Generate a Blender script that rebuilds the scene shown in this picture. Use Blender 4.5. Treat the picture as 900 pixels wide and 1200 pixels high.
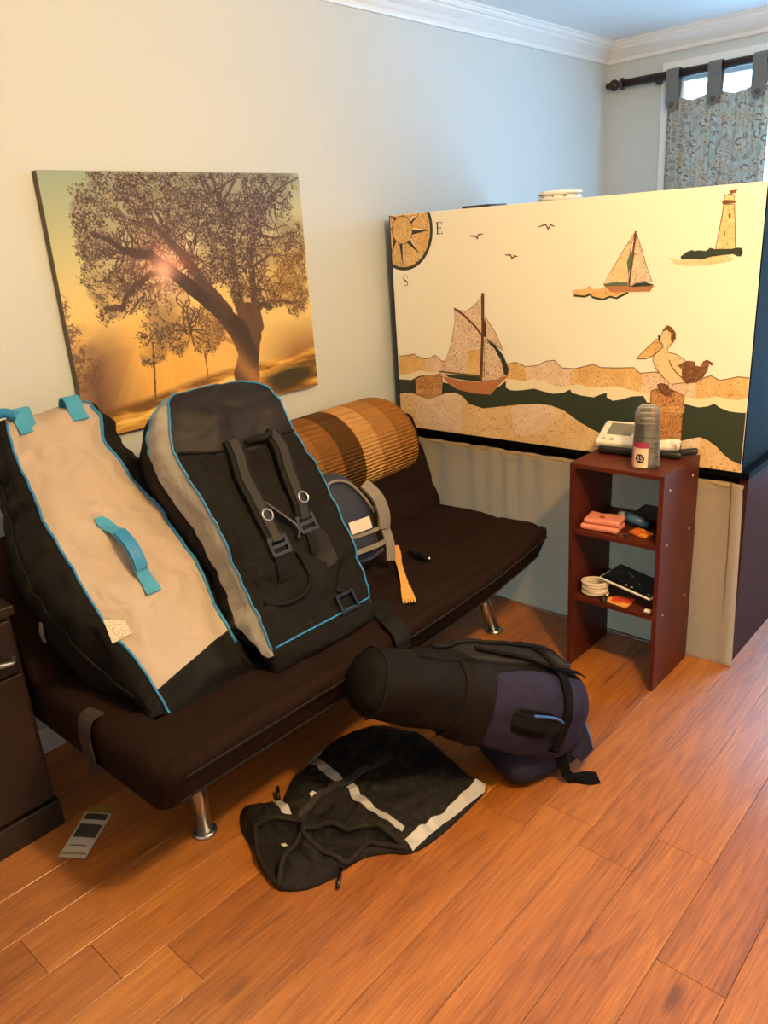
import bpy, bmesh, math, random
import numpy as np
from mathutils import Vector, Matrix, noise
from mathutils.geometry import delaunay_2d_cdt

for o in list(bpy.data.objects):
    bpy.data.objects.remove(o)
scene = bpy.context.scene
COL = scene.collection
random.seed(5)
rng = np.random.default_rng(5)

# ------------------------------------------------------------------ camera
cam_data = bpy.data.cameras.new('camera')
cam_data.sensor_fit = 'HORIZONTAL'
cam_data.sensor_width = 36.0
cam_data.lens = 910.0 / 900.0 * 36.0
cam_data.clip_start = 0.02
cam = bpy.data.objects.new('camera', cam_data)
COL.objects.link(cam)
CAM_ROT = Matrix(((0.744, -0.178, 0.644), (0.665, 0.290, -0.688), (-0.065, 0.940, 0.334)))
CAM_ROT = CAM_ROT.to_quaternion().normalized().to_matrix()
cam.matrix_world = Matrix.Translation((0, 0, 1.5)) @ CAM_ROT.to_4x4()
scene.camera = cam

# ------------------------------------------------------------------ world, light level, exposure
LAMP_POS = (0.0, 1.14, 2.20)
LAMP_STRENGTH = 530.0
LAMP_COLOR = (1.0, 0.665, 0.275, 1)
SKY_COLOR = (0.33, 0.66, 1.0, 1)
SKY_STRENGTH = 8.8
world = bpy.data.worlds.new('sky')
scene.world = world
world.use_nodes = True
bg = world.node_tree.nodes['Background']
bg.inputs[0].default_value = SKY_COLOR
bg.inputs[1].default_value = SKY_STRENGTH
vs = scene.view_settings
vs.view_transform = 'Standard'
vs.look = 'None'
vs.gamma = 1.0
vs.use_curve_mapping = False
vs.exposure = 0.07
# the window opening guides the sky light (a portal gives off no light itself)
WX0, WX1, WZ0, WZ1 = -1.93, 0.90, 0.06, 2.22
pl = bpy.data.lights.new('window_back_offscreen', 'AREA')
pl.shape = 'RECTANGLE'
pl.size, pl.size_y = WX1 - WX0, WZ1 - WZ0
pl.cycles.is_portal = True
po = bpy.data.objects.new('window_back_offscreen', pl)
COL.objects.link(po)
po.location = ((WX0 + WX1) / 2, 4.68, (WZ0 + WZ1) / 2)
po.rotation_euler = (-math.pi / 2, 0, 0)


# ------------------------------------------------------------------ helpers
def lin(c):
    c = np.asarray(c, float) / 255.0
    return np.where(c <= 0.04045, c / 12.92, ((c + 0.055) / 1.055) ** 2.4)


def rgba(c):
    return tuple(float(v) for v in lin(c)) + (1.0,)


MATS = {}


def mat(name, color, rough=0.6, var=0.12, scale=12.0, bump=0.0, bscale=200.0, metal=0.0, spec=0.5,
        trans=0.0, sheen=0.0, stretch=(1, 1, 1), coat=0.0, fold=0.0, fscale=9.0):
    """Plain surface: noise-varied colour, optional fine relief."""
    if name in MATS:
        return MATS[name]
    m = bpy.data.materials.new(name)
    m.use_nodes = True
    nt = m.node_tree
    N, L = nt.nodes, nt.links
    b = N['Principled BSDF']
    b.inputs['Roughness'].default_value = rough
    b.inputs['Metallic'].default_value = metal
    b.inputs['Specular IOR Level'].default_value = spec
    b.inputs['Sheen Weight'].default_value = sheen
    b.inputs['Coat Weight'].default_value = coat
    tc = N.new('ShaderNodeTexCoord')
    mp = N.new('ShaderNodeMapping')
    mp.inputs['Scale'].default_value = stretch
    L.new(tc.outputs['Object'], mp.inputs[0])
    nz = N.new('ShaderNodeTexNoise')
    nz.inputs['Scale'].default_value = scale
    nz.inputs['Detail'].default_value = 4
    L.new(mp.outputs[0], nz.inputs['Vector'])
    mx = N.new('ShaderNodeMix')
    mx.data_type = 'RGBA'
    c = np.array(rgba(color))
    mx.inputs[6].default_value = tuple(np.clip(c * (1 - var), 0, 1)[:3]) + (1,)
    mx.inputs[7].default_value = tuple(np.clip(c * (1 + var), 0, 1)[:3]) + (1,)
    L.new(nz.outputs['Fac'], mx.inputs[0])
    L.new(mx.outputs[2], b.inputs['Base Color'])
    if bump > 0:
        nb = N.new('ShaderNodeTexNoise')
        nb.inputs['Scale'].default_value = bscale
        nb.inputs['Detail'].default_value = 3
        L.new(mp.outputs[0], nb.inputs['Vector'])
        bp = N.new('ShaderNodeBump')
        bp.inputs['Strength'].default_value = bump
        bp.inputs['Distance'].default_value = 0.004
        L.new(nb.outputs['Fac'], bp.inputs['Height'])
        L.new(bp.outputs[0], b.inputs['Normal'])
    if fold > 0:
        # soft creases of cloth
        nf_ = N.new('ShaderNodeTexNoise')
        nf_.inputs['Scale'].default_value = fscale
        nf_.inputs['Detail'].default_value = 3
        nf_.inputs['Roughness'].default_value = 0.45
        nf_.inputs['Distortion'].default_value = 0.5
        L.new(tc.outputs['Object'], nf_.inputs['Vector'])
        bf = N.new('ShaderNodeBump')
        bf.inputs['Strength'].default_value = 1.0
        bf.inputs['Distance'].default_value = fold
        L.new(nf_.outputs['Fac'], bf.inputs['Height'])
        if bump > 0:
            L.new(bf.outputs[0], bp.inputs['Normal'])
        else:
            L.new(bf.outputs[0], b.inputs['Normal'])
    if trans > 0:
        tr = N.new('ShaderNodeBsdfTranslucent')
        L.new(mx.outputs[2], tr.inputs['Color'])
        ms = N.new('ShaderNodeMixShader')
        ms.inputs[0].default_value = trans
        L.new(b.outputs[0], ms.inputs[1])
        L.new(tr.outputs[0], ms.inputs[2])
        L.new(ms.outputs[0], N['Material Output'].inputs[0])
    MATS[name] = m
    return m


def map_mat(name, c1, c2, line, scale=9.0, freq=9.0, width=0.07):
    """Printed sea-chart paper: two tints with fine contour lines."""
    m = bpy.data.materials.new(name)
    m.use_nodes = True
    N, L = m.node_tree.nodes, m.node_tree.links
    b = N['Principled BSDF']
    b.inputs['Roughness'].default_value = 0.7
    tc = N.new('ShaderNodeTexCoord')
    nz = N.new('ShaderNodeTexNoise')
    nz.inputs['Scale'].default_value = scale
    nz.inputs['Detail'].default_value = 5
    L.new(tc.outputs['Object'], nz.inputs['Vector'])
    mu = N.new('ShaderNodeMath'); mu.operation = 'MULTIPLY'; mu.inputs[1].default_value = freq
    L.new(nz.outputs['Fac'], mu.inputs[0])
    fr = N.new('ShaderNodeMath'); fr.operation = 'FRACT'
    L.new(mu.outputs[0], fr.inputs[0])
    lt = N.new('ShaderNodeMath'); lt.operation = 'LESS_THAN'; lt.inputs[1].default_value = width
    L.new(fr.outputs[0], lt.inputs[0])
    rp = N.new('ShaderNodeValToRGB')
    rp.color_ramp.elements[0].position = 0.42
    rp.color_ramp.elements[0].color = rgba(c1)
    rp.color_ramp.elements[1].position = 0.62
    rp.color_ramp.elements[1].color = rgba(c2)
    L.new(nz.outputs['Fac'], rp.inputs[0])
    mx = N.new('ShaderNodeMix'); mx.data_type = 'RGBA'
    L.new(lt.outputs[0], mx.inputs[0])
    L.new(rp.outputs[0], mx.inputs[6])
    mx.inputs[7].default_value = rgba(line)
    L.new(mx.outputs[2], b.inputs['Base Color'])
    return m


def attr_mat(name, rough=0.6, trans=0.0, bump=0.0, bscale=500):
    m = bpy.data.materials.new(name)
    m.use_nodes = True
    N, L = m.node_tree.nodes, m.node_tree.links
    b = N['Principled BSDF']
    b.inputs['Roughness'].default_value = rough
    at = N.new('ShaderNodeAttribute')
    at.attribute_name = 'Col'
    L.new(at.outputs['Color'], b.inputs['Base Color'])
    if bump:
        nb = N.new('ShaderNodeTexNoise'); nb.inputs['Scale'].default_value = bscale
        bp = N.new('ShaderNodeBump'); bp.inputs['Strength'].default_value = bump
        bp.inputs['Distance'].default_value = 0.002
        L.new(nb.outputs['Fac'], bp.inputs['Height'])
        L.new(bp.outputs[0], b.inputs['Normal'])
    if trans:
        tr = N.new('ShaderNodeBsdfTranslucent')
        L.new(at.outputs['Color'], tr.inputs['Color'])
        ms = N.new('ShaderNodeMixShader'); ms.inputs[0].default_value = trans
        L.new(b.outputs[0], ms.inputs[1]); L.new(tr.outputs[0], ms.inputs[2])
        L.new(ms.outputs[0], N['Material Output'].inputs[0])
    return m


def world_loc(o):
    p = Vector((0, 0, 0))
    while o is not None:
        p = p + o.location
        o = o.parent
    return p


def obj(name, verts, faces, m, parent=None, smooth=False, origin=None):
    """One mesh object. Vertices are given in room coordinates; the origin sits at the base of the thing."""
    vs_ = np.asarray(verts, float).reshape(-1, 3)
    if parent is not None:
        off = np.array(world_loc(parent))
    elif origin is not None:
        off = np.array(origin, float)
    else:
        off = np.array([(vs_[:, 0].min() + vs_[:, 0].max()) / 2, (vs_[:, 1].min() + vs_[:, 1].max()) / 2, vs_[:, 2].min()])
    me = bpy.data.meshes.new(name)
    me.from_pydata((vs_ - off).tolist(), [], [tuple(f) for f in faces])
    me.update()
    me.materials.append(m)
    if smooth:
        me.polygons.foreach_set('use_smooth', [True] * len(me.polygons))
    o = bpy.data.objects.new(name, me)
    COL.objects.link(o)
    if parent is not None:
        o.parent = parent
    else:
        o.location = Vector(off)
    return o


def thing(name, loc, label, cat, group=None):
    e = bpy.data.objects.new(name, None)
    e.empty_display_size = 0.05
    COL.objects.link(e)
    e.location = loc
    return tag(e, label, cat, group)


def tag(o, label, cat, group=None):
    o['label'] = label
    o['category'] = cat
    if group:
        o['group'] = group
    return o


def struct(o):
    o['kind'] = 'structure'
    return o


class G:
    """Gathers shapes into one vertex / face list."""

    def __init__(self):
        self.v, self.f = [], []

    def add(self, v, f):
        n = len(self.v)
        self.v += [tuple(p) for p in v]
        self.f += [tuple(i + n for i in q) for q in f]
        return self

    def box(self, x0, x1, y0, y1, z0, z1, bev=0.0, seg=2):
        return self.add(*box(x0, x1, y0, y1, z0, z1, bev, seg))

    def obj(self, name, m, parent=None, smooth=False):
        return obj(name, self.v, self.f, m, parent, smooth)


def box(x0, x1, y0, y1, z0, z1, bev=0.0, seg=2):
    bm = bmesh.new()
    bmesh.ops.create_cube(bm, size=1.0)
    for v in bm.verts:
        v.co = Vector((x0 + (v.co.x + .5) * (x1 - x0), y0 + (v.co.y + .5) * (y1 - y0), z0 + (v.co.z + .5) * (z1 - z0)))
    if bev > 0:
        bmesh.ops.bevel(bm, geom=list(bm.edges), offset=bev, segments=seg, affect='EDGES', profile=0.5)
    bm.verts.index_update()
    v = [tuple(p.co) for p in bm.verts]
    f = [tuple(p.index for p in q.verts) for q in bm.faces]
    bm.free()
    return v, f


def xf(v, loc=(0, 0, 0), rot=(0, 0, 0)):
    """Rotate (euler) about the origin, then move."""
    from mathutils import Euler
    M = Euler(rot).to_matrix()
    l = Vector(loc)
    return [tuple(M @ Vector(p) + l) for p in v]


def rbox(size, r, n=10):
    """Soft cushion block centred on the origin: a subdivided box with rounded edges."""
    sx, sy, sz = [s / 2 for s in size]
    bm = bmesh.new()
    bmesh.ops.create_cube(bm, size=2.0)
    bmesh.ops.subdivide_edges(bm, edges=list(bm.edges), cuts=n, use_grid_fill=True)
    for v in bm.verts:
        p = np.array(v.co)
        p = np.sign(p) * np.abs(p) ** 0.7
        q = p * [sx, sy, sz]
        inner = np.clip(q, [-(sx - r), -(sy - r), -(sz - r)], [sx - r, sy - r, sz - r])
        d = q - inner
        l = np.linalg.norm(d)
        if l > 1e-9:
            q = inner + d / l * min(r, max(l, r))
        v.co = Vector(q)
    bm.verts.index_update()
    v = [tuple(p.co) for p in bm.verts]
    f = [tuple(p.index for p in q.verts) for q in bm.faces]
    bm.free()
    return v, f


def tube(pts, r, n=8, closed=False, caps=True):
    P = [Vector(p) for p in pts]
    k = len(P)
    rs = r if isinstance(r, (list, tuple)) else [r] * k
    v, f = [], []
    ref = None
    for i in range(k):
        if closed:
            t = P[(i + 1) % k] - P[i - 1]
        else:
            t = P[min(i + 1, k - 1)] - P[max(i - 1, 0)]
        t.normalize()
        if ref is None:
            ref = Vector((0, 0, 1)) if abs(t.z) < 0.9 else Vector((1, 0, 0))
        a = (ref - t * ref.dot(t))
        if a.length < 1e-6:
            a = t.orthogonal()
        a.normalize()
        ref = a
        b = t.cross(a)
        for j in range(n):
            th = 2 * math.pi * j / n
            v.append(tuple(P[i] + a * (rs[i] * math.cos(th)) + b * (rs[i] * math.sin(th))))
    m = k if closed else k - 1
    for i in range(m):
        for j in range(n):
            i2 = (i + 1) % k
            f.append((i * n + j, i * n + (j + 1) % n, i2 * n + (j + 1) % n, i2 * n + j))
    if caps and not closed:
        f.append(tuple(range(n - 1, -1, -1)))
        f.append(tuple((k - 1) * n + j for j in range(n)))
    return v, f


def ribbon(pts, wdir, width, thick):
    """Flat webbing: pts run along its middle, wdir is the direction across it (one vector or one per point)."""
    P = [Vector(p) for p in pts]
    k = len(P)
    W = [Vector(w) for w in wdir] if isinstance(wdir, list) else [Vector(wdir)] * k
    ws = width if isinstance(width, (list, tuple)) else [width] * k
    v, f = [], []
    for i in range(k):
        t = (P[min(i + 1, k - 1)] - P[max(i - 1, 0)]).normalized()
        w = (W[i] - t * W[i].dot(t)).normalized()
        n = t.cross(w)
        for a, b in ((-1, -1), (1, -1), (1, 1), (-1, 1)):
            v.append(tuple(P[i] + w * (a * ws[i] / 2) + n * (b * thick / 2)))
    for i in range(k - 1):
        for j in range(4):
            f.append((i * 4 + j, i * 4 + (j + 1) % 4, i * 4 + 4 + (j + 1) % 4, i * 4 + 4 + j))
    f.append((3, 2, 1, 0))
    f.append(tuple((k - 1) * 4 + j for j in range(4)))
    return v, f


def lathe(prof, c, n=24, axis='z'):
    """prof: (radius, height) pairs turned about an upright axis through c."""
    v, f = [], []
    for r, h in prof:
        for j in range(n):
            th = 2 * math.pi * j / n
            if axis == 'z':
                v.append((c[0] + r * math.cos(th), c[1] + r * math.sin(th), c[2] + h))
            elif axis == 'x':
                v.append((c[0] + h, c[1] + r * math.cos(th), c[2] + r * math.sin(th)))
            else:
                v.append((c[0] + r * math.sin(th), c[1] + h, c[2] + r * math.cos(th)))
    k = len(prof)
    for i in range(k - 1):
        for j in range(n):
            f.append((i * n + j, i * n + (j + 1) % n, (i + 1) * n + (j + 1) % n, (i + 1) * n + j))
    f.append(tuple(range(n - 1, -1, -1)))
    f.append(tuple((k - 1) * n + j for j in range(n)))
    return v, f


def smooth_line(pts, n=8):
    """Catmull-Rom through the points."""
    P = [Vector(p) for p in pts]
    out = []
    for i in range(len(P) - 1):
        p0, p1, p2, p3 = P[max(i - 1, 0)], P[i], P[i + 1], P[min(i + 2, len(P) - 1)]
        for j in range(n):
            t = j / n
            out.append(0.5 * ((2 * p1) + (p2 - p0) * t + (2 * p0 - 5 * p1 + 4 * p2 - p3) * t * t + (3 * p1 - p0 - 3 * p2 + p3) * t ** 3))
    out.append(P[-1])
    return out


def inside(p, poly):
    x, y = p
    c = False
    n = len(poly)
    j = n - 1
    for i in range(n):
        xi, yi = poly[i]
        xj, yj = poly[j]
        if (yi > y) != (yj > y) and x < (xj - xi) * (y - yi) / (yj - yi) + xi:
            c = not c
        j = i
    return c


def bdist(p, poly):
    p = np.array(p)
    A = np.array(poly)
    B = np.roll(A, -1, axis=0)
    d = B - A
    t = np.clip(((p - A) * d).sum(1) / np.maximum((d * d).sum(1), 1e-12), 0, 1)
    return float(np.linalg.norm(A + d * t[:, None] - p, axis=1).min())


def resample(poly, step):
    out = []
    n = len(poly)
    for i in range(n):
        a, b = np.array(poly[i], float), np.array(poly[(i + 1) % n], float)
        k = max(1, int(np.linalg.norm(b - a) / step))
        for j in range(k):
            out.append(tuple(a + (b - a) * j / k))
    return out


def fill_poly(poly, step=None):
    """Triangulate a polygon (with inner points every step)."""
    pts = resample(poly, step) if step else [tuple(p) for p in poly]
    n = len(pts)
    edges = [(i, (i + 1) % n) for i in range(n)]
    extra = []
    if step:
        A = np.array(pts)
        for x in np.arange(A[:, 0].min(), A[:, 0].max(), step):
            for y in np.arange(A[:, 1].min(), A[:, 1].max(), step):
                q = (x + random.uniform(-.2, .2) * step, y + random.uniform(-.2, .2) * step)
                if inside(q, pts) and bdist(q, pts) > step * .4:
                    extra.append(q)
    r = delaunay_2d_cdt([Vector(p) for p in pts + extra], edges, [], 1, 1e-6)
    return [tuple(p) for p in r[0]], [tuple(f) for f in r[2]]


def fbm(w, h, cells, octaves=4, seed=0, aspect=1.0):
    r = np.random.default_rng(seed)
    out = np.zeros((h, w))
    amp, tot = 1.0, 0.0
    for o_ in range(octaves):
        cx = max(2, int(cells * 2 ** o_)); cy = max(2, int(cells * 2 ** o_ * aspect))
        g = r.random((cy + 2, cx + 2))
        x = np.linspace(0, cx, w, endpoint=False); y = np.linspace(0, cy, h, endpoint=False)
        xi, yi = x.astype(int), y.astype(int)
        fx, fy = x - xi, y - yi
        fx = fx * fx * (3 - 2 * fx); fy = fy * fy * (3 - 2 * fy)
        a = g[np.ix_(yi, xi)]; b = g[np.ix_(yi, xi + 1)]; c = g[np.ix_(yi + 1, xi)]; d = g[np.ix_(yi + 1, xi + 1)]
        out += amp * ((a * (1 - fx) + b * fx) * (1 - fy)[:, None] + (c * (1 - fx) + d * fx) * fy[:, None])
        tot += amp
        amp *= .5
    return out / tot


def print_mesh(name, img, P, m, parent):
    """A finely divided sheet that carries a printed picture as its own colours; img is rows from the top, sRGB 0-255."""
    h, w = img.shape[:2]
    vv = []
    for j in range(h):
        for i in range(w):
            vv.append(P(i / (w - 1), j / (h - 1)))
    a = np.arange(w * h).reshape(h, w)
    ff = np.stack([a[:-1, :-1], a[1:, :-1], a[1:, 1:], a[:-1, 1:]], -1).reshape(-1, 4)
    o = obj(name, vv, ff.tolist(), m, parent, smooth=True)
    at = o.data.color_attributes.new('Col', 'FLOAT_COLOR', 'POINT')
    c = np.ones((h * w, 4))
    c[:, :3] = lin(np.clip(img, 0, 255)).reshape(-1, 3)
    at.data.foreach_set('color', c.ravel())
    return o


def n3(x, y, z=0.0):
    return noise.noise(Vector((x, y, z)))

# ------------------------------------------------------------------ materials of the room
M_WALL = mat('painted_wall', (205, 211, 212), 0.75, 0.02, 3, 0.12, 90)
M_CEIL = mat('ceiling_paint', (242, 242, 242), 0.9, 0.02, 5, 0.5, 160)
M_TRIM = mat('white_trim', (238, 238, 238), 0.35, 0.02)
M_BLACK = mat('black_lacquer', (9, 9, 12), 0.6, 0.2, spec=.03)
M_DARKWOOD = mat('dark_brown_board', (62, 34, 28), 0.5, 0.25, 6, 0.05, 60, stretch=(8, 1, 8), spec=.03)
M_SLAB = mat('floor_slab', (40, 24, 14), 0.9)


def plank_material():
    m = bpy.data.materials.new('oak_plank')
    m.use_nodes = True
    N, L = m.node_tree.nodes, m.node_tree.links
    b = N['Principled BSDF']
    tc = N.new('ShaderNodeTexCoord')
    oi = N.new('ShaderNodeObjectInfo')
    sc = N.new('ShaderNodeMath'); sc.operation = 'MULTIPLY'; sc.inputs[1].default_value = 37.0
    L.new(oi.outputs['Random'], sc.inputs[0])
    ad = N.new('ShaderNodeVectorMath'); ad.operation = 'ADD'
    cb = N.new('ShaderNodeCombineXYZ')
    for k in range(3):
        L.new(sc.outputs[0], cb.inputs[k])
    L.new(tc.outputs['Object'], ad.inputs[0]); L.new(cb.outputs[0], ad.inputs[1])
    # slow bands along the board
    mp = N.new('ShaderNodeMapping'); mp.inputs['Scale'].default_value = (16, 1.0, 1)
    L.new(ad.outputs[0], mp.inputs[0])
    n1 = N.new('ShaderNodeTexNoise'); n1.inputs['Scale'].default_value = 1.0; n1.inputs['Detail'].default_value = 3
    n1.inputs['Distortion'].default_value = 0.6
    L.new(mp.outputs[0], n1.inputs['Vector'])
    # growth lines: rings of the slow noise
    rg = N.new('ShaderNodeMath'); rg.operation = 'MULTIPLY'; rg.inputs[1].default_value = 22
    L.new(n1.outputs['Fac'], rg.inputs[0])
    fr = N.new('ShaderNodeMath'); fr.operation = 'PINGPONG'; fr.inputs[1].default_value = 1.0
    L.new(rg.outputs[0], fr.inputs[0])
    # fine pores
    mp2 = N.new('ShaderNodeMapping'); mp2.inputs['Scale'].default_value = (330, 10, 1)
    L.new(ad.outputs[0], mp2.inputs[0])
    n2 = N.new('ShaderNodeTexNoise'); n2.inputs['Scale'].default_value = 1.0; n2.inputs['Detail'].default_value = 4
    L.new(mp2.outputs[0], n2.inputs['Vector'])
    # occasional knots
    mp3 = N.new('ShaderNodeMapping'); mp3.inputs['Scale'].default_value = (4.5, 1.6, 1)
    L.new(ad.outputs[0], mp3.inputs[0])
    vo = N.new('ShaderNodeTexVoronoi'); vo.inputs['Scale'].default_value = 1.0
    L.new(mp3.outputs[0], vo.inputs['Vector'])
    kn = N.new('ShaderNodeMapRange'); kn.inputs[1].default_value = 0.0; kn.inputs[2].default_value = 0.10
    kn.inputs[3].default_value = 0.45; kn.inputs[4].default_value = 0.0
    L.new(vo.outputs['Distance'], kn.inputs[0])
    a1 = N.new('ShaderNodeMath'); a1.operation = 'MULTIPLY_ADD'; a1.inputs[1].default_value = 0.13
    L.new(fr.outputs[0], a1.inputs[0])
    a0 = N.new('ShaderNodeMath'); a0.operation = 'MULTIPLY'; a0.inputs[1].default_value = 0.42
    L.new(n1.outputs['Fac'], a0.inputs[0]); L.new(a0.outputs[0], a1.inputs[2])
    a2 = N.new('ShaderNodeMath'); a2.operation = 'MULTIPLY_ADD'; a2.inputs[1].default_value = 0.62
    L.new(n2.outputs['Fac'], a2.inputs[0]); L.new(a1.outputs[0], a2.inputs[2])
    a3 = N.new('ShaderNodeMath'); a3.operation = 'MULTIPLY_ADD'; a3.inputs[1].default_value = 0.13
    L.new(oi.outputs['Random'], a3.inputs[0]); L.new(a2.outputs[0], a3.inputs[2])
    a4 = N.new('ShaderNodeMath'); a4.operation = 'SUBTRACT'
    L.new(a3.outputs[0], a4.inputs[0]); L.new(kn.outputs[0], a4.inputs[1])
    rp = N.new('ShaderNodeValToRGB')
    e = rp.color_ramp.elements
    e[0].position = 0.36; e[0].color = rgba((100, 53, 16))
    e[1].position = 0.95; e[1].color = rgba((200, 132, 56))
    x = e.new(0.58); x.color = rgba((152, 87, 31))
    x = e.new(0.74); x.color = rgba((176, 107, 42))
    L.new(a4.outputs[0], rp.inputs[0])
    L.new(rp.outputs[0], b.inputs['Base Color'])
    b.inputs['Roughness'].default_value = 0.33
    b.inputs['Specular IOR Level'].default_value = 1.0
    # brushed grain: highlights spread across the board
    b.inputs['Anisotropic'].default_value = 0.85
    tg = N.new('ShaderNodeTangent'); tg.direction_type = 'UV_MAP'; tg.uv_map = 'UVMap'
    L.new(tg.outputs[0], b.inputs['Tangent'])
    bp = N.new('ShaderNodeBump'); bp.inputs['Strength'].default_value = 0.8; bp.inputs['Distance'].default_value = 0.0012
    L.new(n2.outputs['Fac'], bp.inputs['Height'])
    L.new(bp.outputs[0], b.inputs['Normal'])
    return m


M_PLANK = plank_material()

# ------------------------------------------------------------------ room shell
X0, X1, Y0, Y1, ZC = -2.30, 1.70, -1.60, 4.52, 2.41
floor = struct(G().box(X0, X1, Y0, Y1, -0.06, -0.0085).obj('floor', M_SLAB))
PW, PL = 0.146, 1.22
joint = {0: .395, 1: .495, 2: .608, 4: 1.43, 5: 1.535, 6: 1.456, 7: 1.594, 8: 1.26}
plank_mesh = {}
for i in range(-5, 24):
    xa = -1.638 + PW * i
    xb = min(xa + PW, X1)
    xa = max(xa, X0)
    if xb - xa < 0.01:
        continue
    y = joint.get(i, random.uniform(0, PL))
    while y > Y0:
        y -= PL
    while y < Y1:
        ya, yb = max(y, Y0), min(y + PL, Y1)
        y += PL
        if yb - ya < 0.02:
            continue
        key = (round(xb - xa, 3), round(yb - ya, 3))
        if key not in plank_mesh:
            hx, hy = (xb - xa) / 2 - .0004, (yb - ya) / 2 - .0004
            v, f = box(-hx, hx, -hy, hy, -.008, 0, .0008, 1)
            me = bpy.data.meshes.new('plank')
            me.from_pydata(v, [], f)
            me.materials.append(M_PLANK)
            uvl = me.uv_layers.new(name='UVMap')
            for lp in me.loops:
                uvl.data[lp.index].uv = me.vertices[lp.vertex_index].co[:2]
            plank_mesh[key] = me
        p = bpy.data.objects.new('plank', plank_mesh[key])
        COL.objects.link(p)
        p.parent = floor
        p.location = Vector(((xa + xb) / 2, (ya + yb) / 2, 0)) - floor.location

struct(G().box(X0, X1, Y0, Y1, ZC, ZC + .08).obj('ceiling', M_CEIL))
struct(G().box(X0 - .1, X0, Y0 - .1, Y1 + .14, -.06, ZC + .08).obj('wall_left', M_WALL))
struct(G().box(X1, X1 + .1, Y0 - .1, Y1 + .14, -.06, ZC + .08).obj('wall_right', M_WALL))
struct(G().box(X0, X1, Y0 - .1, Y0, -.06, ZC + .08).obj('wall_front', M_WALL))
wb = G()
wb.box(X0, WX0, Y1, Y1 + .14, -.06, ZC + .08)
wb.box(WX1, X1, Y1, Y1 + .14, -.06, ZC + .08)
wb.box(WX0, WX1, Y1, Y1 + .14, WZ1, ZC + .08)
wb.box(WX0, WX1, Y1, Y1 + .14, -.06, WZ0)
struct(wb.obj('wall_back', M_WALL))

# crown moulding: a stepped profile swept along a wall (distance from wall, drop below ceiling)
CROWN = [(0, .098), (.012, .098), (.016, .090), (.016, .080), (.024, .072), (.034, .060), (.050, .046), (.058, .038),
         (.058, .030), (.066, .026), (.072, .018), (.072, .010), (.080, .008), (.080, 0), (0, 0)]


def crown(name, along):
    v, f = [], []
    n = len(CROWN)
    for t in (0, 1):
        for d, h in CROWN:
            v.append(along(t, d, ZC - h))
    for j in range(n):
        f.append((j, (j + 1) % n, n + (j + 1) % n, n + j))
    return struct(obj(name, v, f, M_TRIM))


crown('trim_1', lambda t, d, z: (X0 + d, (Y0 + d) if t == 0 else (Y1 - d), z))
crown('trim_2', lambda t, d, z: ((X0 + d) if t == 0 else (X1 - d), Y1 - d, z))
struct(G().box(X0, X0 + .014, Y0, Y1, 0, .09, .004).obj('baseboard_left', M_TRIM))

# window: casing, sash bars, panes
wn = struct(thing('window_1', ((WX0 + WX1) / 2, Y1, WZ0), 'wide glazed window with white frame behind the flowered curtain', 'window'))
del wn['label'], wn['category']
fr = G()
c = .045
fr.box(WX0 - c, WX0, Y1 - .02, Y1 + .10, WZ0, WZ1 + c, .004)
fr.box(WX1, WX1 + c, Y1 - .02, Y1 + .10, WZ0, WZ1 + c, .004)
fr.box(WX0, WX1, Y1 - .02, Y1 + .10, WZ1, WZ1 + c, .004)
fr.obj('casing', M_TRIM, wn)
mid = (WX0 + WX1) / 2
for a, b_ in ((WX0, mid), (mid, WX1)):
    s = G()
    s.box(a, a + .05, Y1 + .05, Y1 + .09, WZ0, WZ1, .004)
    s.box(b_ - .05, b_, Y1 + .05, Y1 + .09, WZ0, WZ1, .004)
    s.box(a + .05, b_ - .05, Y1 + .05, Y1 + .09, WZ0, WZ0 + .07, .004)
    s.box(a + .05, b_ - .05, Y1 + .05, Y1 + .09, WZ1 - .05, WZ1, .004)
    sash = s.obj('sash', M_TRIM, wn)
    gm = bpy.data.materials.get('window_glass')
    if gm is None:
        gm = bpy.data.materials.new('window_glass')
        gm.use_nodes = True
        N, L = gm.node_tree.nodes, gm.node_tree.links
        N.remove(N['Principled BSDF'])
        tb = N.new('ShaderNodeBsdfTransparent'); tb.inputs[0].default_value = (.95, .97, .98, 1)
        gl = N.new('ShaderNodeBsdfGlossy'); gl.inputs['Roughness'].default_value = .02
        ms = N.new('ShaderNodeMixShader'); ms.inputs[0].default_value = .07
        L.new(tb.outputs[0], ms.inputs[1]); L.new(gl.outputs[0], ms.inputs[2])
        L.new(ms.outputs[0], N['Material Output'].inputs[0])
    G().box(a + .05, b_ - .05, Y1 + .068, Y1 + .072, WZ0 + .07, WZ1 - .05).obj('pane', gm, sash)

# ceiling lamp that lights the room (above the picture's top edge)
lamp = thing('ceiling_lamp_offscreen', (LAMP_POS[0], LAMP_POS[1], ZC), 'white globe lamp hanging from the ceiling on a short metal stem', 'lamp')
obj('rose', *lathe([(.001, -.03), (.05, -.03), (.06, -.004), (.06, 0)], (LAMP_POS[0], LAMP_POS[1], ZC)), mat('brushed_steel', (190, 190, 192), .35, .05, metal=1.0), lamp, True)
obj('stem', *lathe([(.008, -.13), (.008, -.03)], (LAMP_POS[0], LAMP_POS[1], ZC), 12), MATS['brushed_steel'], lamp, True)
gm = bpy.data.materials.new('lit_globe')
gm.use_nodes = True
em = gm.node_tree.nodes.new('ShaderNodeEmission')
em.inputs[0].default_value = LAMP_COLOR
em.inputs[1].default_value = LAMP_STRENGTH
gm.node_tree.links.new(em.outputs[0], gm.node_tree.nodes['Material Output'].inputs[0])
R = .085
obj('globe_offscreen', *lathe([(max(.001, R * math.sin(a)), -R * math.cos(a)) for a in np.linspace(0, math.pi, 17)], LAMP_POS), gm, lamp, True)

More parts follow.
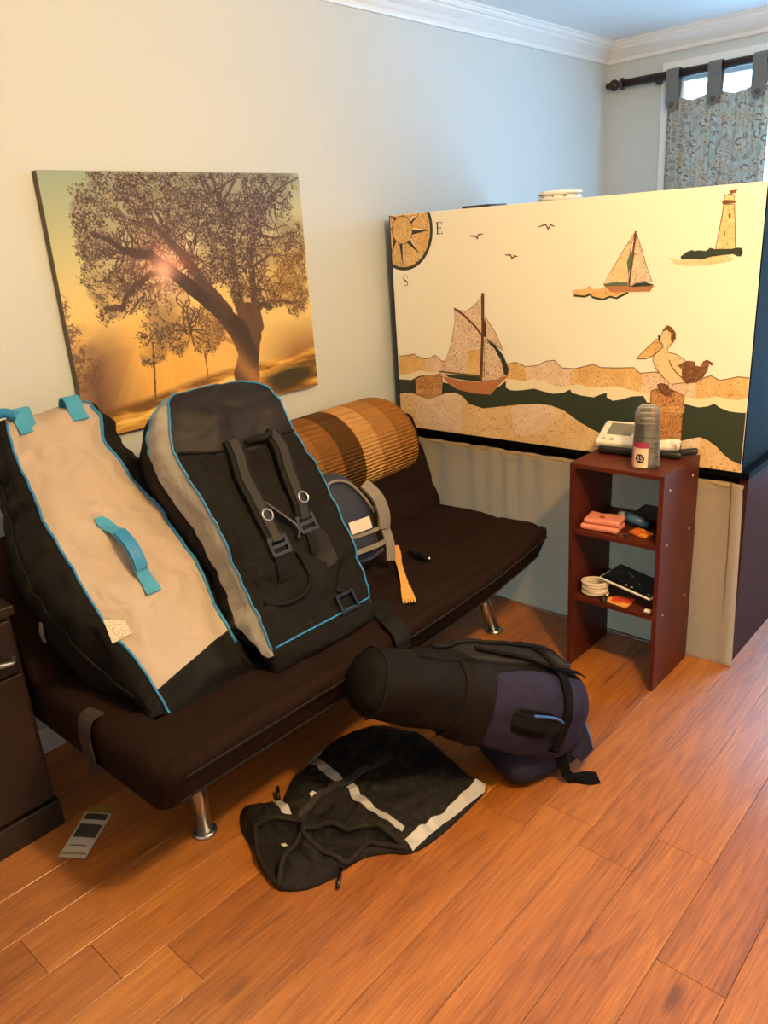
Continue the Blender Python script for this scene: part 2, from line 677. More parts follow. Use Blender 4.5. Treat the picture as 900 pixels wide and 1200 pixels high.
# ------------------------------------------------------------------ window curtain on its rod
rod = thing('curtain_rod', (-1.2, Y1 - .06, 2.20), 'dark wooden curtain rod with turned finial above the window', 'curtain rod')
M_ROD = mat('dark_walnut', (52, 32, 28), .4, .2, 20, stretch=(1, 10, 10))
RY, RZ = Y1 - .075, 2.195
obj('pole', *lathe([(.021, -2.17), (.021, 1.0)], (0, RY, RZ), 20, 'x'), M_ROD, rod, True)
obj('finial', *lathe([(.004, -2.268), (.012, -2.264), (.018, -2.252), (.016, -2.242), (.026, -2.232), (.030, -2.218), (.024, -2.204), (.013, -2.194), (.017, -2.184),
                      (.030, -2.178), (.030, -2.166), (.021, -2.162)], (0, RY, RZ), 24, 'x'), M_ROD, rod, True)
for bx_ in (-1.98, .94):
    G().box(bx_ - .012, bx_ + .012, RY + .015, Y1 - .0, RZ - .03, RZ + .02, .003).obj('bracket', M_ROD, rod)

CX0, CX1, CZ0, CZ1 = -1.915, -1.40, .12, 2.085


def flower_cloth(w, h):
    """Woven grey-blue cloth with scattered cream blossoms, brown leaves and curls."""
    img = np.zeros((h, w, 3)) + np.array([158, 148, 130])
    img += (fbm(w, h, 60, 2, 3)[..., None] - .5) * 40
    img += ((np.arange(w) % 3 == 0) * 10 - 4)[None, :, None]
    img += ((np.arange(h) % 3 == 0) * 10 - 4)[:, None, None]
    yy, xx = np.mgrid[0:h, 0:w].astype(float)
    r = np.random.default_rng(11)
    pts = []
    tries = 0
    while len(pts) < int(w * h / 300) and tries < 20000:
        tries += 1
        p = (r.uniform(0, w), r.uniform(0, h))
        if all((p[0] - q[0]) ** 2 + (p[1] - q[1]) ** 2 > 15.5 ** 2 for q in pts):
            pts.append(p)
    for k, (cx, cy) in enumerate(pts):
        kind = k % 4
        s = r.uniform(8, 12.5)
        x0, x1, y0, y1 = max(0, int(cx - 22)), min(w, int(cx + 22)), max(0, int(cy - 22)), min(h, int(cy + 22))
        X, Y = xx[y0:y1, x0:x1] - cx, yy[y0:y1, x0:x1] - cy
        rr = np.hypot(X, Y)
        th = np.arctan2(Y, X) + r.uniform(0, 6)
        sub = img[y0:y1, x0:x1]
        if kind in (0, 2):
            edge = s * (.72 + .28 * np.cos(5 * th))
            edge = edge + r.uniform(-1, 1) + 1.5 * np.sin(3 * th + k)
            sub[rr < edge + 1.2] = (112, 86, 70)
            sub[rr < edge - .4] = (196, 172, 138)
            pet = (rr < edge - .4) & (np.abs(np.sin(2.5 * th)) < .25) & (rr > 2)
            sub[pet] = (150, 116, 88)
            sub[np.abs(rr - edge * .5) < .7] = (140, 96, 76)
            sub[rr < s * .18] = (120, 80, 60)
        elif kind == 1:
            a = r.uniform(0, 6.28)
            A, B = X * math.cos(a) + Y * math.sin(a), -X * math.sin(a) + Y * math.cos(a)
            leaf = (np.abs(B) < 3.6 * (1 - (A / s) ** 2)) & (np.abs(A) < s)
            sub[leaf] = (98, 72, 62)
            sub[leaf & (np.abs(B) < .8)] = (176, 148, 120)
        else:
            ring = (np.abs(rr - s * .7 * (.55 + .45 * ((th % 6.283) / 6.283))) < 1.5) & ((th % 6.283) > 1.4)
            sub[ring] = (92, 60, 54)
            sub[(np.hypot(X - s * .5, Y - s * .3) < 2.6)] = (205, 165, 130)
    base_ = 140 + (fbm(w, h, 70, 2, 41)[..., None] - .5) * 70
    img = img * .78 + (np.array([0, 2, -4]) + base_) * .22
    return img


win_curt = thing('window_curtain', ((CX0 + CX1) / 2, RY, CZ0), 'grey flowered tab-top curtain hanging from the dark rod', 'curtain')
cw = 230
ch = int(cw * (CZ1 - CZ0) / (CX1 - CX0))


def curt_pt(u, v):
    x = CX0 + u * (CX1 - CX0)
    z = CZ1 - v * (CZ1 - CZ0) - .022 * (1 - v) ** 20 * (.5 - .5 * math.cos((u * (CX1 - CX0) - .03) / .215 * 2 * math.pi))
    y = RY + .004 + .016 * math.sin(u * 31 + .8) * (.35 + .65 * v) + .006 * math.sin(u * 77)
    return x, y, z


print_mesh('panel', flower_cloth(cw, ch), curt_pt, attr_mat('flowered_cloth', .85, .17, .2), win_curt)
M_TAB = mat('grey_tab_cloth', (112, 116, 116), .85, .08, 60, .2, 400)
M_BTN = mat('cloth_button', (92, 84, 82), .7)
k = 0
while CX0 + .03 + .215 * k < CX1:
    x = CX0 + .032 + .215 * k
    k += 1
    r_ = .027
    pts = [(x, RY + .006, CZ1 - .06), (x, RY + r_ * .9, RZ - .03)]
    pts += [(x, RY + r_ * math.cos(a), RZ + r_ * math.sin(a)) for a in np.linspace(0, math.pi, 9)]
    pts += [(x, RY - r_ * .9, RZ - .04), (x, RY - .024, CZ1 - .02), (x, RY - .024, CZ1 - .045), (x, RY - .024, CZ1 - .07)]
    ws = [.066] * (len(pts) - 2) + [.056, .022]
    tb = obj('tab', *ribbon(pts, (1, 0, 0), ws, .003), M_TAB, win_curt)
    obj('button', *lathe([(.002, -.008), (.009, -.007), (.013, -.003), (.014, 0)], (x, RY - .026, CZ1 - .035), 14, 'y'), M_BTN, tb, True)

# ------------------------------------------------------------------ divider: low open unit, tall closed unit, painted board, cloth
BX0, BX1, BY, BZ0, BZ1 = -2.235, -0.785, 2.54, 0.703, 1.578
low = thing('low_cabinet', (-1.5, 2.82, 0), 'dark brown open cabinet below the painted board, closed off by the cloth', 'cabinet')
G().box(-.792, -.765, 2.56, 3.42, 0, .68, .002).obj('side_panel', M_DARKWOOD, low)
G().box(BX0, BX0 + .027, 2.56, 3.42, 0, .68, .002).obj('side_panel', M_DARKWOOD, low)
G().box(BX0, -.760, 2.545, 3.42, .680, .7025, .003).obj('top_panel', M_BLACK, low)
G().box(BX0 + .027, -.792, 2.56, 2.585, .655, .680).obj('front_rail', M_BLACK, low)
up = thing('upper_cabinet', (-1.5, 2.82, .703), 'black glossy cabinet standing on the low cabinet behind the painted board', 'cabinet')
ug = G()
ug.box(BX0 + .004, BX1, 2.561, 3.40, .7035, BZ1 - .002, .003)
ug.obj('body', M_BLACK, up)

cl = thing('divider_cloth', (-1.5, 2.53, .02), 'plain taupe cloth hanging below the painted board behind the small shelf', 'curtain')
M_CLOTH = mat('taupe_cloth', (196, 172, 136), .9, .05, 25, .15, 500, trans=.45, fold=.004, fscale=6)
v, f = [], []
nx, nz = 260, 40
DX0, DX1 = -2.225, -.752
for j in range(nz + 1):
    for i in range(nx + 1):
        u, t = i / nx, j / nz
        amp = .007 * (.35 + .65 * t)
        y = 2.531 + amp * math.sin(u * 95 + 2 * math.sin(u * 17)) * .6 + .006 * n3(u * 20, t * 1.2) - .003
        if t > .94:
            y -= .006 * math.sin((t - .94) / .06 * math.pi)
        x = DX0 + u * (DX1 - DX0) + (.016 * (1 - t) - .016) * (u > .97)
        v.append((x, min(y, 2.538), .003 + t * (.668 - .003) + .004 * n3(u * 14, 3)))
for j in range(nz):
    for i in range(nx):
        a = j * (nx + 1) + i
        f.append((a, a + 1, a + nx + 2, a + nx + 1))
obj('panel', v, f, M_CLOTH, cl, True)
obj('hem', *tube([(DX0 + (DX1 - DX0 - .018) * t, 2.529 + .003 * n3(t * 30, 1), .658 + .003 * n3(t * 20, 5)) for t in np.linspace(0, 1, 90)], .006, 10), M_CLOTH, cl, True)
obj('bottom_hem', *tube([(DX0 + (DX1 - DX0) * t, 2.529 + .004 * math.sin(t * 95 + 2 * math.sin(t * 17)), .0065) for t in np.linspace(0, 1, 160)], .0045, 8), M_CLOTH, cl, True)

# outlines of the cut-outs, millimetres from the lower left corner of the board
ART = {
    'hill': [(10, 307),(68, 314),(92, 320),(115, 309),(147, 303),(174, 305),(207, 320),(241, 298),(337, 299),(502, 305),(569, 305),(596, 312),(634, 301),(637, 297),(693, 305),(729, 323),(765, 328),(794, 302),(849, 302),(889, 313),(919, 322),(949, 312),(1006, 314),(1072, 319),(1091, 303),(1093, 301),(1146, 308),(1244, 299),(1285, 282),(1313, 301),(1332, 308),(1361, 295),(1389, 302),(1416, 310),(1455, 308),(1458, 247),(1422, 236),(1394, 238),(1356, 243),(1327, 236),(1293, 231),(1253, 232),(1134, 235),(1103, 236),(1053, 243),(1002, 250),(951, 241),(898, 240),(870, 247),(829, 241),(787, 229),(730, 244),(671, 256),(637, 242),(633, 243),(572, 246),(419, 242),(239, 252),(166, 247),(120, 252),(62, 234),(4, 226)],
    'river': [(-3, 207),(70, 208),(109, 226),(152, 236),(160, 225),(246, 210),(350, 196),(467, 184),(524, 216),(552, 238),(552, 211),(572, 203),(618, 203),(579, 201),(626, 207),(678, 217),(715, 210),(759, 204),(802, 210),(830, 226),(837, 214),(871, 207),(925, 204),(952, 217),(976, 225),(975, 209),(998, 198),(1030, 205),(1067, 219),(1110, 225),(1124, 203),(1255, 209),(1300, 202),(1329, 208),(1350, 219),(1368, 207),(1397, 198),(1426, 197),(1458, 198),(1459, 27),(1415, 38),(1390, 56),(1369, 76),(1338, 95),(1310, 103),(1278, 93),(1250, 82),(1138, 39),(1043, 40),(973, 69),(915, 88),(874, 106),(831, 130),(803, 146),(752, 158),(701, 160),(641, 153),(579, 139),(693, 160),(610, 149),(499, 129),(441, 118),(374, 131),(340, 160),(306, 172),(262, 167),(207, 149),(160, 131),(104, 144),(66, 153),(-3, 143)],
    'patch1': [(76, 150),(104, 144),(160, 131),(207, 149),(262, 167),(306, 172),(332, 159),(330, 8),(142, -2),(88, 42)],
    'patch2': [(571, 135),(610, 149),(579, 139),(641, 153),(701, 160),(752, 158),(778, 145),(760, 107),(723, 67),(663, 33),(625, 25),(593, 38),(578, 92)],
    'patch3': [(1250, 82),(1278, 93),(1312, 102),(1315, 66),(1253, 42)],
    'hp1': [(151, 300),(174, 305),(207, 320),(241, 298),(239, 252),(166, 247),(148, 250)],
    'hp2': [(641, 296),(693, 305),(729, 323),(765, 328),(794, 302),(839, 301),(833, 242),(787, 229),(730, 244),(671, 256),(641, 247)],
    'hp3': [(1103, 301),(1146, 308),(1208, 302),(1244, 299),(1285, 282),(1291, 231),(1253, 232),(1101, 235)],
    'post': [(1137, 245),(1170, 255),(1211, 252),(1251, 237),(1249, 178),(1250, 58),(1251, 26),(1156, 13),(1154, 46),(1136, 217)],
    'rope': [(1171, 191),(1255, 204),(1254, 179),(1216, 171),(1174, 171)],
    'pelican_body': [(1167, 444),(1184, 452),(1205, 440),(1204, 411),(1185, 388),(1189, 376),(1219, 370),(1245, 354),(1242, 329),(1239, 299),(1245, 279),(1210, 272),(1206, 251),(1190, 255),(1197, 276),(1172, 297),(1147, 324),(1138, 348),(1140, 366),(1170, 393),(1169, 402),(1156, 412)],
    'pelican_beak': [(1080, 350),(1105, 377),(1148, 419),(1159, 402),(1170, 393),(1143, 366),(1112, 351)],
    'pelican_crest': [(1162, 444),(1174, 457),(1181, 464),(1196, 457),(1210, 440),(1211, 421),(1200, 404),(1194, 420),(1195, 438),(1179, 449)],
    'pelican_tail': [(1221, 335),(1251, 352),(1280, 351),(1279, 339),(1298, 335),(1304, 352),(1316, 359),(1336, 349),(1334, 339),(1324, 347),(1321, 324),(1308, 301),(1280, 282),(1253, 277),(1239, 299),(1237, 324)],
    'pelican_wing_line': [(1193, 351),(1201, 332),(1223, 308),(1244, 292)],
    'pelican_feet': [(1156, 268),(1174, 274),(1195, 268),(1201, 256),(1219, 250),(1207, 233),(1192, 227),(1165, 243)],
    'pelican_eye': [(1151, 430),(1158, 431),(1160, 415),(1153, 414)],
    'sail': [(316, 507),(370, 498),(411, 521),(449, 559),(445, 417),(432, 250),(239, 255),(288, 358),(314, 454)],
    'sail_patch': [(377, 349),(439, 355),(432, 250),(369, 249)],
    'gaff': [(314, 510),(361, 484),(417, 440),(441, 411)],
    'mast': [(453, 568),(449, 417),(435, 226)],
    'jib': [(456, 392),(503, 361),(534, 310),(545, 267),(521, 239),(452, 231)],
    'jib_green': [(460, 398),(504, 374),(542, 336),(567, 285),(561, 262),(537, 263),(545, 271),(530, 322),(495, 364)],
    'jib_upper': [(462, 479),(505, 426),(542, 356),(535, 355),(488, 386),(460, 398)],
    'mast_green': [(453, 482),(464, 450),(466, 402),(448, 404)],
    'hull': [(226, 254),(247, 235),(343, 223),(427, 224),(501, 238),(568, 262),(533, 230),(479, 178),(401, 176),(315, 186),(264, 211)],
    'hull_green': [(248, 245),(352, 246),(428, 246),(429, 226),(343, 227),(274, 233)],
    'boom': [(226, 254),(335, 251),(428, 250)],
    'float': [(94, 214),(156, 236),(179, 234),(234, 248),(242, 231),(236, 162),(160, 132),(95, 147)],
    'floatband': [(93, 171),(237, 182),(236, 162),(95, 151)],
    'sail2': [(1056, 756),(1045, 718),(1036, 654),(1040, 600),(950, 595),(984, 648),(1022, 708)],
    'sail2b': [(1061, 752),(1080, 706),(1103, 642),(1122, 601),(1089, 603),(1045, 591),(1045, 629),(1052, 682),(1060, 735)],
    'mast2': [(1058, 760),(1051, 675),(1042, 587)],
    'mast2_green': [(1046, 704),(1050, 682),(1048, 658),(1039, 625),(1032, 665)],
    'hull2': [(953, 590),(1129, 590),(1116, 570),(978, 569)],
    'hull2_green': [(950, 594),(985, 601),(1038, 600),(1039, 589),(957, 588)],
    'hull2_dark': [(1045, 585),(1066, 596),(1097, 600),(1128, 592),(1113, 587)],
    'land2': [(832, 576),(876, 579),(900, 590),(911, 579),(936, 579),(957, 586),(978, 569),(1035, 569),(1004, 554),(979, 556),(950, 545),(911, 554),(903, 564),(877, 556),(839, 560)],
    'land2_edge': [(839, 558),(881, 554),(903, 562),(911, 552),(950, 544),(975, 554),(1000, 549),(1040, 567)],
    'tower': [(1332, 821),(1363, 819),(1376, 692),(1317, 694),(1325, 754)],
    'gallery': [(1326, 832),(1366, 829),(1366, 822),(1327, 822)],
    'lantern': [(1332, 845),(1350, 849),(1361, 841),(1362, 829),(1333, 832)],
    'lroof': [(1346, 858),(1368, 859),(1364, 850),(1350, 849)],
    'lwin1': [(1348, 794),(1354, 795),(1355, 780),(1349, 780)],
    'lwin2': [(1338, 743),(1342, 745),(1342, 732),(1338, 732)],
    'rock': [(1210, 676),(1230, 690),(1247, 695),(1251, 691),(1266, 693),(1289, 690),(1300, 699),(1319, 693),(1363, 693),(1379, 696),(1395, 695),(1399, 681),(1393, 670),(1382, 672),(1371, 678),(1342, 676),(1306, 673),(1276, 665),(1234, 668),(1214, 667)],
    'sand': [(1172, 676),(1194, 666),(1234, 665),(1276, 663),(1306, 673),(1342, 676),(1376, 667),(1366, 657),(1292, 648),(1231, 647),(1191, 655)],
    'bird1': [(396, 777),(423, 775),(433, 766),(437, 779),(459, 781)],
    'bird2': [(555, 703),(578, 702),(585, 689),(596, 699),(609, 695)],
    'bird3': [(694, 792),(725, 799),(735, 783),(745, 797),(760, 790)],
    'compass': [(65, 820),(223, 811),(208, 817),(176, 715),(65, 665),(134, 874),(9, 774),(69, 653),(17, 823),(61, 767)],
    'letE': [(237, 834),(270, 790)],
    'letS': [(54, 638),(80, 597)],
}
VEST = {
    'outline': [(-1543, 978),(-1557, 1006),(-1511, 1062),(-1494, 1086),(-1546, 1179),(-1545, 1215),(-1572, 1362),(-1557, 1442),(-1516, 1513),(-1442, 1548),(-1354, 1563),(-1202, 1518),(-1096, 1485),(-1075, 1493),(-1060, 1464),(-1056, 1351),(-1059, 1249),(-1078, 1166),(-1124, 1130),(-1163, 1080),(-1177, 1017),(-1178, 986),(-1205, 918),(-1252, 876),(-1277, 878),(-1361, 894),(-1402, 915),(-1492, 943)],
    'arm': [(-1307, 1002),(-1311, 1029),(-1278, 1073),(-1227, 1102),(-1193, 1148),(-1129, 1160),(-1094, 1161),(-1144, 1129),(-1174, 1092),(-1181, 1027),(-1222, 1008),(-1272, 996)],
    'collar': [(-1430, 946),(-1403, 980),(-1343, 1030),(-1307, 1002),(-1299, 968),(-1288, 912),(-1264, 881),(-1285, 880),(-1368, 902)],
    'stripe_a': [(-1536, 1240),(-1529, 1268),(-1387, 1232),(-1385, 1206),(-1430, 1208)],
    'stripe_b': [(-1351, 1211),(-1348, 1237),(-1300, 1214),(-1232, 1202),(-1125, 1198),(-1123, 1183),(-1232, 1184),(-1308, 1186)],
    'stripe_c': [(-1506, 1058),(-1490, 1078),(-1374, 1027),(-1395, 1011)],
    'hem': [(-1106, 1174),(-1085, 1308),(-1087, 1472),(-1074, 1494),(-1058, 1465),(-1062, 1332),(-1075, 1169)],
    'side_strip': [(-1544, 1207),(-1568, 1279),(-1571, 1358),(-1548, 1312),(-1538, 1265)],
    'zip': [(-1340, 1032),(-1367, 1069),(-1382, 1140),(-1368, 1222),(-1353, 1308),(-1342, 1390)],
    'logo_a': [(-1408, 1120),(-1404, 1131),(-1388, 1131),(-1394, 1117)],
    'logo_b': [(-1363, 970),(-1356, 980),(-1343, 979),(-1350, 969)],
    'tog_a': [(-1528, 1104),(-1499, 1082)],
    'tog_b': [(-1177, 1009),(-1143, 964)],
}

# ------------------------------------------------------------------ painted board: every cut-out is a flat piece of paper or paint on it
board = thing('painted_board', ((BX0 + BX1) / 2, BY, BZ0), 'large cream board painted with sailing boats, lighthouse and pelican', 'painting')
M_BOARD = mat('board_cream', (250, 247, 234), .6, .03, 7, .1, 60)
G().box(BX0, BX1, BY, BY + .02, BZ0, BZ1, .0015).obj('panel', M_BOARD, board)
G().box(BX0 - .004, BX0 - .0005, BY + .001, BY + .02, BZ0, BZ1).obj('edge_strip', M_BLACK, board)
G().box(BX1 + .0005, BX1 + .004, BY + .001, BY + .02, BZ0, BZ1).obj('edge_strip', M_BLACK, board)
MP = dict(
    tan=map_mat('chart_tan', (228, 190, 140), (236, 204, 156), (164, 122, 78), 9, 13, .07),
    gold=map_mat('chart_gold', (224, 180, 116), (236, 198, 138), (150, 108, 64), 11, 14, .07),
    pink=map_mat('chart_pink', (234, 204, 176), (242, 216, 192), (150, 116, 94), 15, 15, .08),
    sail=map_mat('chart_sail', (234, 204, 178), (240, 216, 192), (122, 98, 86), 22, 13, .13),
    stone=map_mat('lighthouse_stone', (232, 204, 146), (242, 218, 168), (150, 104, 60), 60, 8, .12),
    cream=map_mat('chart_cream', (238, 208, 160), (242, 216, 176), (176, 136, 96), 20, 9, .06),
    wood=map_mat('engraved_wood', (192, 134, 84), (204, 148, 96), (116, 70, 38), 16, 14, .2),
    feather=map_mat('feather_brown', (120, 76, 46), (150, 100, 62), (70, 40, 26), 60, 9, .3),
    foam=mat('foam_white', (246, 234, 200), .6, .03),
    green=mat('deep_green_paint', (46, 56, 44), .5, .1),
    teal=mat('teal_paint', (92, 112, 92), .5, .1),
    brown=mat('brown_ink', (104, 62, 36), .6, .1),
    hull=mat('hull_brown', (186, 124, 82), .6, .08),
    rope=map_mat('rope_print', (214, 160, 104), (226, 178, 126), (128, 80, 46), 90, 6, .3),
    dark=mat('dark_ink', (44, 34, 28), .6, .1),
)


def art(name, key, m, lay=1, label=None, pts=None):
    P = pts or [(BX0 + a / 1000, BZ0 + b / 1000) for a, b in ART[key]]
    P = [(min(max(x, BX0 + .001), BX1 - .001), min(max(z, BZ0 + .001), BZ1 - .001)) for x, z in P]
    v2, f2 = fill_poly(P)
    y = BY - .00022 * lay
    o = obj(name, [(x, y, z) for x, z in v2], f2, MP[m], board)
    me = o.data
    if me.polygons and me.polygons[0].normal.y > 0:
        me.flip_normals()
    if label:
        o['label'] = label
    return o


def stroke(name, key, m, w, lay=2, pts=None, closed=False):
    P = pts or [(BX0 + a / 1000, BZ0 + b / 1000) for a, b in ART[key]]
    if closed:
        P = list(P) + [P[0]]
    P3 = [Vector((x, 0, z)) for x, z in P]
    y = BY - .00022 * lay
    v, f = [], []
    k = len(P3)
    ws = w if isinstance(w, (list, tuple)) else [w] * k
    for i in range(k):
        t = (P3[min(i + 1, k - 1)] - P3[max(i - 1, 0)]).normalized()
        n = Vector((-t.z, 0, t.x))
        for s in (-1, 1):
            q = P3[i] + n * (s * ws[i] / 2)
            v.append((min(max(q.x, BX0 + .0005), BX1 - .0005), y, min(max(q.z, BZ0 + .0005), BZ1 - .0005)))
    for i in range(k - 1):
        f.append((2 * i, 2 * i + 1, 2 * i + 3, 2 * i + 2))
    return obj(name, v, f, MP[m], board)


def outline(name, key, w=.0025, m='brown', lay=4):
    return stroke(name, key, m, w, lay, closed=True)


shore = [(0, 0), (0, 170)] + [(x, z + 14) for x, z in reversed(ART['river'][-8:])]
P_ = [(BX0, BZ0), (BX1, BZ0), (BX1, BZ0 + .22), (BX0, BZ0 + .19)]
art('shore', None, 'tan', 1, pts=P_)
hr = [(BX0 + x / 1000, BZ0 + z / 1000) for x, z in ART['hill']]
rv = [(BX0 + x / 1000, BZ0 + z / 1000) for x, z in ART['river']]
art('surf', None, 'foam', 2, pts=[(BX0, BZ0 + .17), (BX1, BZ0 + .05), (BX1, BZ0 + .27), (BX1 - .2, BZ0 + .26), (BX0 + .5, BZ0 + .27), (BX0, BZ0 + .25)])
art('hills', 'hill', 'gold', 3)
for k_ in ('hp1', 'hp2', 'hp3'):
    art('hill_patch', k_, 'pink', 4)
top_ = [p for p in hr if p[1] > BZ0 + .275]
stroke('hill_line', None, 'brown', .003, 5, pts=top_)
# the lower shore in front of the surf, then the dark river between
bank = [p for p in rv[len(rv) - 34:]]
low_edge = rv[[i for i, p in enumerate(rv) if abs(p[0] - rv[0][0]) < .02][-1]:]
i0 = max(range(len(rv)), key=lambda i: rv[i][0] - (rv[i][1] - BZ0) * .3)
art('river', 'river', 'green', 4)
bot = rv[i0:]
art('bank', None, 'tan', 3, pts=[(BX0, BZ0)] + [(BX1, BZ0)] + [(BX1, bot[0][1])] + bot + [(BX0, bot[-1][1])])
art('chart_patch', 'patch1', 'pink', 5)
art('chart_patch', 'patch2', 'pink', 5)
art('chart_patch', 'patch3', 'pink', 5)
art('piling', 'post', 'wood', 6)
outline('piling_line', 'post', .003, lay=7)
art('piling_rope', 'rope', 'rope', 8)
art('pelican_body', 'pelican_body', 'cream', 9)
outline('pelican_line', 'pelican_body', lay=10)
art('pelican_beak', 'pelican_beak', 'gold', 9)
outline('pelican_beak_line', 'pelican_beak', lay=10)
art('pelican_crest', 'pelican_crest', 'feather', 11)
art('pelican_tail', 'pelican_tail', 'feather', 11)
stroke('pelican_wing_line', 'pelican_wing_line', 'brown', .0035, 11)
art('pelican_feet', 'pelican_feet', 'feather', 11)
art('pelican_eye', 'pelican_eye', 'dark', 12)
# big boat
art('hull', 'hull', 'hull', 6)
art('deck', 'hull_green', 'green', 7)
art('mainsail', 'sail', 'sail', 6)
outline('mainsail_line', 'sail', .002, lay=7)
art('mainsail_patch', 'sail_patch', 'gold', 7)
art('jib_upper', 'jib_upper', 'sail', 6)
outline('jib_upper_line', 'jib_upper', .002, lay=7)
art('jib_green', 'jib_green', 'green', 7)
art('jib', 'jib', 'sail', 8)
outline('jib_line', 'jib', .002, lay=9)
art('mast_green', 'mast_green', 'green', 8)
stroke('gaff', 'gaff', 'brown', .008, 10)
stroke('mast', 'mast', 'brown', .013, 11)
stroke('boom', 'boom', 'brown', .006, 10)
art('float', 'float', 'wood', 7)
art('float_band', 'floatband', 'rope', 8)
# small boat
art('island', 'land2', 'gold', 3)
stroke('island_edge', 'land2_edge', 'green', .007, 5)
art('small_sail', 'sail2', 'cream', 6)
art('small_sail', 'sail2b', 'sail', 6)
outline('small_sail_line', 'sail2', .002, lay=7)
outline('small_sail_line', 'sail2b', .002, lay=7)
art('small_hull', 'hull2', 'hull', 7)
art('small_deck', 'hull2_green', 'teal', 8)
art('small_deck', 'hull2_dark', 'green', 8)
stroke('small_mast', 'mast2', 'brown', [.006, .008, .005], 8)
art('small_mast_green', 'mast2_green', 'teal', 9)
# lighthouse
art('sand', 'sand', 'cream', 3)
art('lighthouse_tower', 'tower', 'stone', 5)
outline('lighthouse_line', 'tower', .0025, lay=6)
art('rock', 'rock', 'green', 7)
art('lighthouse_gallery', 'gallery', 'feather', 7)
art('lighthouse_lantern', 'lantern', 'stone', 6)
outline('lighthouse_line', 'lantern', .0025, lay=7)
art('lighthouse_roof', 'lroof', 'feather', 7)
art('lighthouse_window', 'lwin1', 'brown', 7)
art('lighthouse_window', 'lwin2', 'brown', 7)
for b_ in ('bird1', 'bird2', 'bird3'):
    stroke('bird', b_, 'brown', [.003, .006, .009, .006, .003], 3)
# compass rose, cut by the board's corner
cx, cz = BX0 + .065, BZ0 + .815
RO, RI = .156, .053


def clip_disc(r, n=72, r0=0):
    return [(cx + r * math.cos(a), cz + r * math.sin(a)) for a in np.linspace(0, 2 * math.pi, n, endpoint=False)]


def disc(name, r, m, lay):
    A = clip_disc(r)
    out = []
    for x, z in A:
        out.append((max(x, BX0 + .002), min(z, BZ1 - .002)))
    # drop points that fall together on the clipped edges
    cl_ = []
    for p in out:
        if not cl_ or (abs(p[0] - cl_[-1][0]) + abs(p[1] - cl_[-1][1])) > 1e-4:
            cl_.append(p)
    return art(name, None, m, lay, pts=cl_)


disc('compass_ring', RO, 'green', 3)
disc('compass_disc', RO - .013, 'gold', 4)
for i in range(8):
    a = math.radians(-3 + 45 * i)
    L_ = (RO - .018) if i % 2 == 0 else (RO - .03)
    tip = (cx + L_ * math.cos(a), cz + L_ * math.sin(a))
    for s, mm in ((-1, 'green'), (1, 'cream')):
        q = (cx + RI * .95 * math.cos(a + s * .34), cz + RI * .95 * math.sin(a + s * .34))
        P_ = [(cx + .02 * math.cos(a), cz + .02 * math.sin(a)), q, tip]
        if sum(p[0] > BX0 + .002 and p[1] < BZ1 - .002 for p in P_) >= 2:
            P_ = [(max(p[0], BX0 + .0025), min(p[1], BZ1 - .0025)) for p in P_]
            q, tip_ = P_[1], P_[2]
            art('compass_point', None, mm, 5, pts=P_)
            stroke('compass_line', None, 'brown', .0015, 6, pts=[q, tip_])
disc('compass_centre', RI, 'gold', 7)
stroke('compass_line', None, 'brown', .003, 8, pts=[p for p in clip_disc(RI) if p[1] < BZ1 - .003] )


def glyph(strokes, x0, z0, w, h):
    for pts, wd in strokes:
        stroke('letter', None, 'dark', [q * h for q in wd] if isinstance(wd, list) else wd * h, 4, pts=[(x0 + a * w, z0 + b * h) for a, b in pts])


glyph([([(.22, 0), (.22, 1)], .14), ([(0, .015), (1, .015)], .05), ([(0, .985), (.95, .985)], .05), ([(.22, .52), (.72, .52)], .05),
       ([(.97, 0), (.97, .2)], .05), ([(.93, 1), (.93, .8)], .05), ([(.72, .62), (.72, .42)], .05)], BX0 + .238, BZ0 + .791, .031, .043)
S_ = [(.92, .74), (.9, .95), (.78, .97), (.5, 1.0), (.2, .92), (.08, .76), (.2, .6), (.5, .5), (.82, .38), (.93, .22), (.8, .06), (.48, 0), (.16, .05), (.05, .26)]
glyph([(S_, [.04, .05, .05, .06, .08, .1, .13, .14, .13, .1, .08, .06, .05, .04])], BX0 + .055, BZ0 + .598, .025, .041)

# ------------------------------------------------------------------ on top of the divider
al = thing('smoke_alarm', (-1.545, 2.70, BZ1), 'round white slotted smoke alarm lying on top of the divider', 'alarm')
M_WP = mat('white_plastic', (236, 232, 224), .4, .03)
obj('base', *lathe([(.07, 0), (.078, .002), (.078, .012), (.070, .014)], (-1.545, 2.70, BZ1 + .0002), 32), M_WP, al, True)
obj('slot_ring', *lathe([(.050, .013), (.050, .022)], (-1.545, 2.70, BZ1), 32), M_WP, al, True)
for q in range(10):
    a = q * math.pi / 5 + .1
    v, f = box(.060, .072, -.016, .016, .013, .022)
    obj('rib', xf(v, (-1.545, 2.70, BZ1), (0, 0, a)), f, M_WP, al)
obj('cover', *lathe([(.076, .021), (.078, .024), (.078, .030), (.070, .036), (.03, .038), (.001, .038)], (-1.545, 2.70, BZ1), 32), M_WP, al, True)
tag(obj('slim_case', *box(-1.93, -1.80, 2.62, 2.74, BZ1 + .0005, BZ1 + .011, .003), mat('slate_cover', (52, 54, 58), .5)), 'thin dark flat case lying on top of the divider', 'case')

